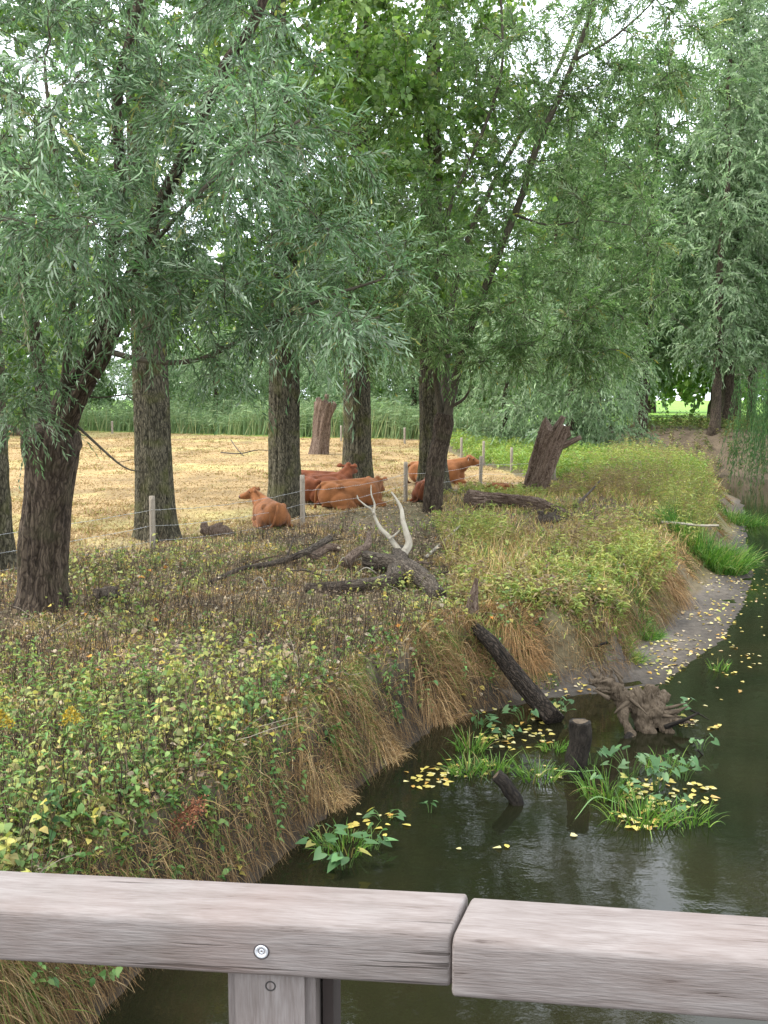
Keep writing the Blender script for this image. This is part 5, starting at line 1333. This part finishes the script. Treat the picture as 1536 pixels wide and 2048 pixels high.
clump('grass_tussock', 'brown dry tussock hanging above the mud on the right', 'grass', on(1312, 1140), 1300, .42, .8, .012, BROWN, (1.0, 2.0), .5, None, M_DRY)
clump('grass_tussock', 'rust-brown dry tussock on the bank below the rotting log', 'grass', on(1140, 1182), 1400, .5, .7, .011, [(.42, .25, .10, 3), (.52, .34, .16, 2), (.30, .17, .07, 2)], (.9, 1.8), .5, None, M_DRY)
clump('grass_tussock', 'rust-brown dry tussock hanging above the leaning dark trunk', 'grass', on(915, 1270), 1300, .42, .65, .009, BROWN, (.9, 1.8), .5, None, M_DRY)
clump('grass_tussock', 'dark brown dead tussock hanging into the hollow left of the leaning trunk', 'grass', on(850, 1330), 1500, .4, .75, .008, BROWN, (1.0, 2.0), .4, None, M_DRY)
clump('grass_tussock', 'reddish dry tussock right of the leaning trunk', 'grass', on(1030, 1235), 1300, .42, .7, .009, [(.36, .21, .09, 3), (.44, .28, .13, 2), (.22, .13, .06, 2)], (.9, 1.9), .45, None, M_DRY)
clump('grass_tussock', 'straw-brown dead tussock hanging over the water in the near middle', 'grass', on(740, 1440), 1100, .34, .55, .008, STRAW[:4] + BROWN, (1.0, 1.9), .45, None, M_DRY)
clump('grass_tussock', 'straw-brown dead tussock hanging over the water nearest the rail', 'grass', on(630, 1520), 1100, .34, .55, .007, STRAW[:4] + BROWN, (1.0, 1.9), .45, None, M_DRY)

# reeds behind the pasture
def reed_line(n, path, depth, hgt, seed):
    r = np.random.default_rng(seed); P = spline(np.c_[np.array(path), np.zeros(len(path))], 200)
    i = r.integers(0, 200, n); x = P[i, 0] + r.normal(0, .8, n); y = P[i, 1] + r.uniform(0, depth, n)
    B = np.c_[x, y, hz(x, y)]
    D = nrm(r.normal(0, .14, (n, 3)) + np.array([.12, 0, 1.0]))
    hg = hgt * r.uniform(.6, 1.1, n) * (.15 + 1.6 * fbm2(x, y, .28, 161)).clip(.3, 1.3)
    g = Geo(); V, Fc, C = blades(B, D, hg, .07, .12, pick([(.12, .19, .08, 3), (.18, .25, .11, 3), (.25, .31, .15, 1.5), (.30, .30, .14, 1.4)], n, r), None, 3, r); g.add(V, Fc, tint=C)
    k = 3; u = r.uniform(.4, .95, (n, k)); X = (B[:, None, :] + D[:, None, :] * (hg[:, None] * u)[..., None]).reshape(-1, 3)
    d2 = nrm(r.normal(0, 1, (n * k, 3)) * np.array([1, 1, .2]) + np.array([.6, 0, .7]))
    V, Fc, C = blades(X, d2, hgt * .32, .055, .5, pick([(.13, .205, .09, 3), (.19, .27, .125, 3), (.27, .34, .17, 1.5)], n * k, r), None, 2, r); g.add(V, Fc, tint=C)
    return g
g = reed_line(6500, [(-48, 93), (-28, 90), (-14, 82), (-4, 76.5), (3, 72), (9, 70)], 5, 2.7, 5)
obj('reed_bed', g.build('reed_bed'), M_WEED, None, 'pale green reed bed along the back of the pasture', 'reeds', None, 'stuff')
# low yellowish growth at the reed edge and along the back fence
S = sample(2600, lambda x, y, d, t: (~in_past(x, y)) & (t > .9) & (y > 36) & (x < 14) & ((x > 4) | (y > 68)), 36, 72, .42, power=.4)
g = weeds(S, rng.uniform(.4, 1.0, len(S)), 9, .18, .06, [(.14, .24, .05, 3), (.22, .32, .07, 3), (.34, .36, .10, 1.5)], rng, 'lance')
obj('fence_weeds', g.build('fence_weeds'), M_WEED, None, 'bright green weeds along the back fence line', 'weeds', None, 'stuff')

# ------------------------------------------------------------------ single plants
def oneplant(name, label, cat, px, py, hgt, npair, lL, lW, pal, group=None, shape='heart', flower=None, z=0.0, lean=.1):
    p = on(px, py, 0, z); r = rng
    root = thing(name, label, cat, p, 0, group)
    C = spline([(0, 0, -.03), (r.normal(0, .02), 0, hgt * .5), (r.normal(0, lean * hgt), r.normal(0, .03), hgt)], 10)
    V, q_ = tubes_thin(np.concatenate([C, np.linspace(.006, .003, 10)[:, None]], 1)[None])
    obj('stem', Geo().add(V, [q_], tint=np.tile([.14, .13, .05], (len(V), 1))).build('stem'), M_WEED, root)
    for i in range(npair):
        t = .22 + .76 * i / max(1, npair - 1); c0 = np.array([np.interp(t, np.linspace(0, 1, 10), C[:, j]) for j in range(3)])
        a0 = i * 1.57 + r.uniform(-.3, .3)
        for s_ in (0, math.pi):
            d = np.array([[math.cos(a0 + s_), math.sin(a0 + s_), r.uniform(-.55, .15)]]); N = nrm(np.array([[0, 0, 1.0]]) + r.normal(0, .3, (1, 3)))
            f = r.uniform(.75, 1.15) * (1.1 - .35 * t)
            V, Fc, k = leaves(c0[None], d, N, lL * f, lW * f, shape, .22)
            obj('leaf', Geo().add(V, [Fc], tint=np.repeat(pick(pal, 1), k, 0)).build('leaf'), M_WEED, root)
    if flower:
        g = Geo(); n = 260; tt = r.uniform(0, 1, n); a = r.uniform(0, 6.28, n); rad = .11 * (1 - tt) ** .7 * np.sqrt(r.uniform(.1, 1, n))
        B = C[-1] + np.c_[rad * np.cos(a) + .03, rad * np.sin(a), -.05 + .13 * tt]
        V, Fc, k = leaves(B, nrm(rdir(n) + np.array([0, 0, .8])), rdir(n), .022, .016, 'oval', .1)
        obj('flower_head', Geo().add(V, [Fc], tint=np.repeat(pick([(.42, .29, .03, 3), (.30, .22, .03, 2), (.20, .19, .05, 2)], n), k, 0)).build('flower_head'), M_WEED, root, 'fading yellow flower plume', kind='stuff')
    return root
GOLD = [(.09, .19, .05, 3), (.13, .25, .07, 3), (.19, .29, .09, 1)]
oneplant('goldenrod', 'goldenrod with yellow plume at the left edge', 'plant', 8, 1590, .62, 9, .10, .022, GOLD, 'goldenrods on the left', 'lance', True, lean=.02)
oneplant('goldenrod', 'goldenrod with fading yellow plume, second from the left edge', 'plant', 140, 1580, .60, 9, .10, .022, GOLD, 'goldenrods on the left', 'lance', True, lean=.04)
oneplant('goldenrod', 'goldenrod without flowers just left of the plumed one', 'plant', 104, 1600, .70, 10, .10, .022, GOLD, 'goldenrods on the left', 'lance', None, lean=.04)
DK = [(.035, .085, .022, 3), (.05, .12, .03, 3), (.085, .17, .05, 1)]
oneplant('broadleaf_herb', 'dark green bushy herb in the grass just above the rail', 'plant', 118, 1745, .58, 8, .15, .085, DK, None, 'heart')
oneplant('broadleaf_herb', 'smaller dark green herb beside the bushy one, above the rail', 'plant', 165, 1720, .58, 7, .11, .05, GOLD, None, 'lance')
NET = [(.20, .29, .06, 3), (.33, .36, .085, 3), (.50, .42, .09, 1.6), (.14, .24, .05, 2)]
net_spots = [(25, 1330), (70, 1300), (185, 1330), (228, 1312), (250, 1345), (300, 1310), (338, 1330), (372, 1290), (300, 1440), (405, 1400), (470, 1330), (520, 1360), (555, 1420), (470, 1450), (590, 1360), (640, 1390), (700, 1300), (660, 1440), (600, 1480), (545, 1500),
             (735, 1230), (770, 1205), (720, 1205), (700, 1190), (790, 1310), (760, 1340), (850, 1350), (840, 1400), (815, 1380), (630, 1260), (560, 1250), (500, 1240), (420, 1240), (15, 1420), (60, 1450), (210, 1480), (440, 1560), (350, 1600), (500, 1620), (250, 1690), (420, 1690), (480, 1740), (20, 1700), (310, 1500)]
for i, (px, py) in enumerate(net_spots):
    where = ('beside the foot of the left willow' if px < 120 and py < 1400 else 'below the goldenrod plumes' if px < 120 else 'right above the handrail' if py > 1590 else 'near the bleached branch and dark logs' if py < 1240 and px > 600 else
             'in the litter right of the left willow' if px < 400 and py < 1360 else 'in the litter right of the goldenrod' if px < 380 else 'at the bank edge above the hanging grass' if py > 1380 and px > 520 else 'above the hollow of the bank' if px > 750 else 'in the middle of the near strip')
    oneplant('nettle', 'yellowing leafy nettle standing ' + where, 'plant', px, py + 25, rng.uniform(.22, .40), 5, .075, .055, NET, 'yellowing nettles on the near bank')
for px, py, lb in [(555, 1700, 'green nettle trailing on the dark bank face just above the rail, lowest'), (575, 1640, 'green nettle on the dark bank face, middle of three'), (545, 1590, 'green nettle on the dark bank face, highest of three'),
               (985, 1370, 'dark green leafy herb growing beside the leaning trunk'), (930, 1370, 'small green herb left of the leaning trunk, on the bank face'), (860, 1440, 'green leafy herb at the bank foot in the hollow')]:
    oneplant('bank_herb', lb, 'plant', px, py, .42, 7, .085, .045, GOLD, 'green herbs on the bank face', 'heart', None, -.75)
for px, py, lb in [(1240, 1190, 'leafy shoot on the bank above the vivid tuft'), (1010, 1350, 'leafy shoot pressed against the leaning trunk')]:
    oneplant('bank_herb', lb, 'plant', px, py, .55, 8, .09, .05, GOLD, 'green herbs on the bank face', 'heart', None, -.6)
# dead red-brown dock
p = on(345, 1715); DKR = thing('dock_stalk', 'dead red-brown dock stalk with seed clusters just above the rail', 'plant', p)
C = spline([(-.12, 0, .0), (0, 0, .14), (.14, 0, .30), (.26, 0, .36)], 12)
V, q_ = tubes_thin(np.concatenate([C, np.full((12, 1), .006)], 1)[None]); obj('stem', Geo().add(V, [q_], tint=np.tile([.20, .09, .05], (len(V), 1))).build('stem'), M_DRY, DKR)
n = 380; t = rng.uniform(.35, 1, n); B = np.stack([np.interp(t, np.linspace(0, 1, 12), C[:, j]) for j in range(3)], -1) + rng.normal(0, .035, (n, 3)) - np.c_[np.zeros((n, 2)), rng.uniform(0, .10, n)]
V, Fc, k = leaves(B, rdir(n), rdir(n), .022, .016, 'oval'); obj('seed_clusters', Geo().add(V, [Fc], tint=np.repeat(pick([(.22, .09, .05, 3), (.33, .15, .08, 2)], n), k, 0)).build('seed_clusters'), M_DRY, DKR, kind='stuff')

# ------------------------------------------------------------------ water plants
ARW = [(.06, .13, .045, 3), (.09, .18, .065, 3), (.16, .25, .11, 1.5), (.32, .30, .08, .5)]
def arrow_leaf(B, d, N, L, W):
    d = nrm(d); S = nrm(np.cross(d, N)); N = np.cross(S, d)
    pts = [(0, 0), (-.32, .30), (-.22, .40), (.12, .40), (.5, .28), (1, 0), (.5, -.28), (.12, -.40), (-.22, -.40), (-.32, -.30)]
    V = np.array([B + d * a * L + S * b_ * W * 1.25 + N * (abs(b_) * .22 * W - max(a, 0) ** 2 * .15 * L) for a, b_ in pts])
    F = np.array([(0, 2, 1), (0, 3, 2), (0, 4, 3), (0, 5, 4), (0, 6, 5), (0, 7, 6), (0, 8, 7), (0, 9, 8)])
    return V, F
def arrowhead(label, px, py, n, hgt, size, spread):
    p = gp(px, py, WATER); n = int(n * 1.5); hgt *= 1.15; root = thing('arrowhead_plant', label, 'water plant', p, 0, 'arrowhead plants in the river')
    r = rng
    for i in range(n):
        a = r.uniform(0, 6.28); f = r.uniform(.45, 1)
        tip = np.array([math.cos(a) * spread * r.uniform(.3, 1), math.sin(a) * spread * r.uniform(.3, 1) * .8, hgt * f])
        C = spline([(tip[0] * .2, tip[1] * .2, -.08), tip * np.array([.5, .5, .6]), tip], 6)
        V, q_ = tubes_thin(np.concatenate([C, np.full((6, 1), .0045)], 1)[None]); g = Geo().add(V, [q_], tint=np.tile([.12, .20, .06], (len(V), 1)))
        lf = obj('leaf', None or Geo().add(*(lambda v: (v[0], [v[1]]))(arrow_leaf(tip, np.array([math.cos(a), math.sin(a), r.uniform(-.7, .25)]), nrm(np.array([0, -.3, 1.0]) + r.normal(0, .35, 3)), size * r.uniform(.5, .95), size * r.uniform(.5, .8))), tint=np.repeat(pick(ARW, 1), 10, 0)).build('leaf'), M_WEED, root)
        obj('leaf_stalk', g.build('leaf_stalk'), M_WEED, lf)
arrow_spots = [(690, 1735, 7, .22, .16, .26, 'large arrowhead plant right above the handrail'), (640, 1700, 6, .20, .12, .2, 'arrowhead plant at the bank foot left of the large one'), (745, 1700, 5, .16, .12, .2, 'arrowhead plant right of the large one above the handrail'),
               (768, 1640, 4, .10, .10, .2, 'small arrowhead plant alone under the hanging grass'), (860, 1625, 3, .16, .08, .06, 'single thin arrowhead stalk alone in open water'),
               (955, 1455, 6, .16, .13, .25, 'arrowhead plant in the shaded hollow left of the leaning trunk'), (1050, 1440, 7, .20, .13, .25, 'arrowhead plant at the foot of the leaning trunk'), (1120, 1430, 7, .20, .12, .22, 'arrowhead plant left of the driftwood root, by the stake'),
               (1010, 1475, 5, .14, .11, .2, 'arrowhead plant among floating leaves left of the stake'), (1350, 1450, 8, .30, .13, .25, 'tall arrowhead plant right of the driftwood root'), (1260, 1560, 9, .34, .13, .28, 'tall arrowhead plant below the driftwood root'),
               (1310, 1580, 9, .34, .13, .28, 'tall arrowhead plant in the middle of the right leaf mat'), (1365, 1560, 7, .30, .12, .25, 'arrowhead plant on the right side of the leaf mat'), (1230, 1600, 7, .26, .11, .22, 'arrowhead plant on the left side of the right leaf mat'),
               (1400, 1500, 5, .16, .11, .2, 'arrowhead plant in open water right of the root'), (1185, 1530, 6, .22, .10, .2, 'arrowhead plant just right of the stake'), (1335, 1630, 6, .18, .10, .25, 'arrowhead plant at the front of the right leaf mat')]
for a in arrow_spots: arrowhead(a[6], *a[:6])
RD = [(.07, .15, .025, 3), (.11, .22, .035, 3), (.19, .28, .06, 1.5), (.26, .22, .08, .7)]
reed_spots = [(935, 1545, 70, .2, .26, 'bur-reed clump at the left end of the floating leaves'), (985, 1540, 60, .18, .24, 'bur-reed clump in front of the hollow'), (1075, 1555, 70, .22, .26, 'bur-reed clump left of the stake'), (1215, 1590, 80, .25, .36, 'bur-reed clump right of the stake'), (1285, 1640, 90, .3, .32, 'bur-reed clump at the front of the right mat'),
              (1375, 1640, 60, .25, .22, 'bur-reed clump at the right front of the mat'), (690, 1700, 60, .22, .26, 'bur-reed clump at the near bank foot'), (1110, 1500, 40, .15, .2, 'bur-reed clump behind the stake'), (1330, 1540, 50, .2, .26, 'bur-reed clump at the back of the right mat'), (1440, 1340, 30, .15, .22, 'bur-reed tuft in the water far right'), (940, 1500, 50, .16, .36, 'tall bur-reed clump in the hollow')]
for px, py, n, rad, L, lb in reed_spots:
    clump('bur_reed', lb, 'water plant', gp(px, py, WATER), int(n * 1.5), rad * 1.15, L * 1.5, .013, RD, (.2, .9), .85, 'bur-reed clumps in the river', None, 1)
# long bent blades on the water
for pts, lb in [([gp(1150, 1640, WATER) + [0, 0, .01], gp(1190, 1605, WATER) + [0, 0, .06], gp(1240, 1612, WATER) + [0, 0, .02]], 'long bent reed blade lying right of the stake reflection'), ([gp(1105, 1548, WATER) + [0, 0, .05], gp(1150, 1560, WATER) + [0, 0, .1], gp(1195, 1545, WATER) + [0, 0, .03]], 'long reed blade crossing in front of the stake')]:
    C = spline(pts, 14); b = C[0].copy(); T = nrm(np.gradient(C, axis=0)); w = np.c_[np.full(14, 0), np.full(14, .010), np.full(14, .004)] * np.sin(np.linspace(.3, 3.0, 14))[:, None]
    V = np.stack([C - b - w, C - b + w], 1).reshape(-1, 3); q_ = np.array([(2 * i, 2 * i + 1, 2 * i + 3, 2 * i + 2) for i in range(13)])
    obj('bent_reed', Geo().add(V, [q_], tint=np.tile([.20, .33, .12], (28, 1))).build('bent_reed'), M_WEED, None, lb, 'water plant', None, None, b)

# ---- fallen leaves on the water, one by one
YL = [(.40, .32, .075, 4), (.46, .40, .18, 3), (.36, .21, .045, 1.2), (.30, .32, .08, 1), (.38, .26, .13, 1)]
variants = []
for i in range(10):
    V, Fc, k = leaves(np.array([[-.04, 0, .003]]), np.array([[1.0, 0, .02]]), np.array([[0, rng.normal(0, .1), 1.0]]), .08 * rng.uniform(.75, 1.25), .062 * rng.uniform(.7, 1.2), 'oval' if i % 3 else 'heart', .02)
    variants.append(Geo().add(V, [Fc], tint=np.repeat(pick(YL, 1), k, 0)).build('fallen_leaf'))
for me in variants: me.materials.append(M_FLOAT)
regions = [((850, 1560, 50, 24), 34, 'yellow leaf floating off the hanging grass'), ((930, 1535, 60, 20), 24, 'yellow leaf floating among the left bur-reeds'), ((1030, 1475, 80, 28), 58, 'yellow leaf floating between the leaning trunk and the stake'),
           ((1090, 1430, 40, 18), 20, 'yellow leaf floating at the foot of the leaning trunk'), ((1330, 1590, 105, 34), 74, 'yellow leaf floating on the right leaf mat'), ((1270, 1640, 60, 22), 26, 'yellow leaf floating at the front of the right leaf mat'), ((1390, 1450, 50, 14), 18, 'yellow leaf floating right of the driftwood root'),
           ((760, 1650, 70, 25), 16, 'yellow leaf floating close to the near bank'), ((1470, 1330, 60, 40), 14, 'yellow leaf drifting far out on the right'), ((1120, 1545, 60, 15), 14, 'yellow leaf floating around the stake'), ((1000, 1700, 250, 40), 4, 'lone leaf adrift on open water before the rail')]
for (cx_, cy_, rx_, ry_), n, lb in regions:
    m = 0
    while m < n:
        a = rng.uniform(0, 6.28); q_ = math.sqrt(rng.uniform(0, 1)); p = gp(cx_ + rx_ * q_ * math.cos(a), cy_ + ry_ * q_ * math.sin(a), WATER)
        m += 1
        if not inside(np.array([p[0]]), np.array([p[1]]), RIVER)[0]: continue
        o = obj('fallen_leaf', variants[rng.integers(0, 10)], None, None, lb, 'leaf', 'fallen leaves on the river', None, (p[0], p[1], WATER + .004 + .0006 * (m % 8)))
        o.rotation_euler = (rng.normal(0, .06), rng.normal(0, .06), rng.uniform(0, 6.28)); s_ = rng.uniform(.7, 1.25); o.scale = (s_,) * 3
# leaves scattered over the mud and the far water
S = sample(620, lambda x, y, d, t: (t < .25) & (rng.uniform(0, 1, x.shape) < .15 + 1.2 * (fbm2(x, y, 1.1, 141) - .35)) & (d < mud_w(y) + .3) & (y > 12.8), 12.5, 32, .5, power=.6)
n = len(S); D = rdir(n); D[:, 2] *= .12; N = nrm(np.array([0, 0, 1.0]) + rng.normal(0, .2, (n, 3))); ll = rng.uniform(.05, .10, n)
V, Fc, k = leaves(S[:, :3] + [0, 0, .012], D, N, ll, ll * rng.uniform(.5, .85, n), 'oval', .1)
obj('shore_leaves', Geo().add(V, [Fc], tint=np.repeat(pick(YL + [(.36, .29, .19, 3)], n), k, 0)).build('shore_leaves'), M_LITTER, None, 'yellow and tan fallen leaves strewn over the mud bank', 'leaf litter', None, 'stuff')
x = rng.uniform(3, 11, 900); y = rng.uniform(13, 30, 900); h, d, riv, rg, t = land(x, y); k_ = riv & (d < .9 * rng.uniform(.1, 1, 900) ** 1.5 * 1.4)
x, y = x[k_], y[k_]; n = len(x); D = rdir(n); D[:, 2] *= .03; ll = rng.uniform(.05, .09, n)
V, Fc, k = leaves(np.c_[x, y, np.full(n, WATER + .006)], D, np.tile([0, 0, 1.0], (n, 1)) + rng.normal(0, .06, (n, 3)), ll, ll * .7, 'oval', .02)
obj('drifting_leaves', Geo().add(V, [Fc], tint=np.repeat(pick(YL, n), k, 0)).build('drifting_leaves'), M_FLOAT, None, 'small leaves drifting along the edge of the mud bank', 'leaf litter', None, 'stuff')
print('objects', len(bpy.data.objects), 'tris', sum(len(m.loops) - 2 * len(m.polygons) for m in bpy.data.meshes))
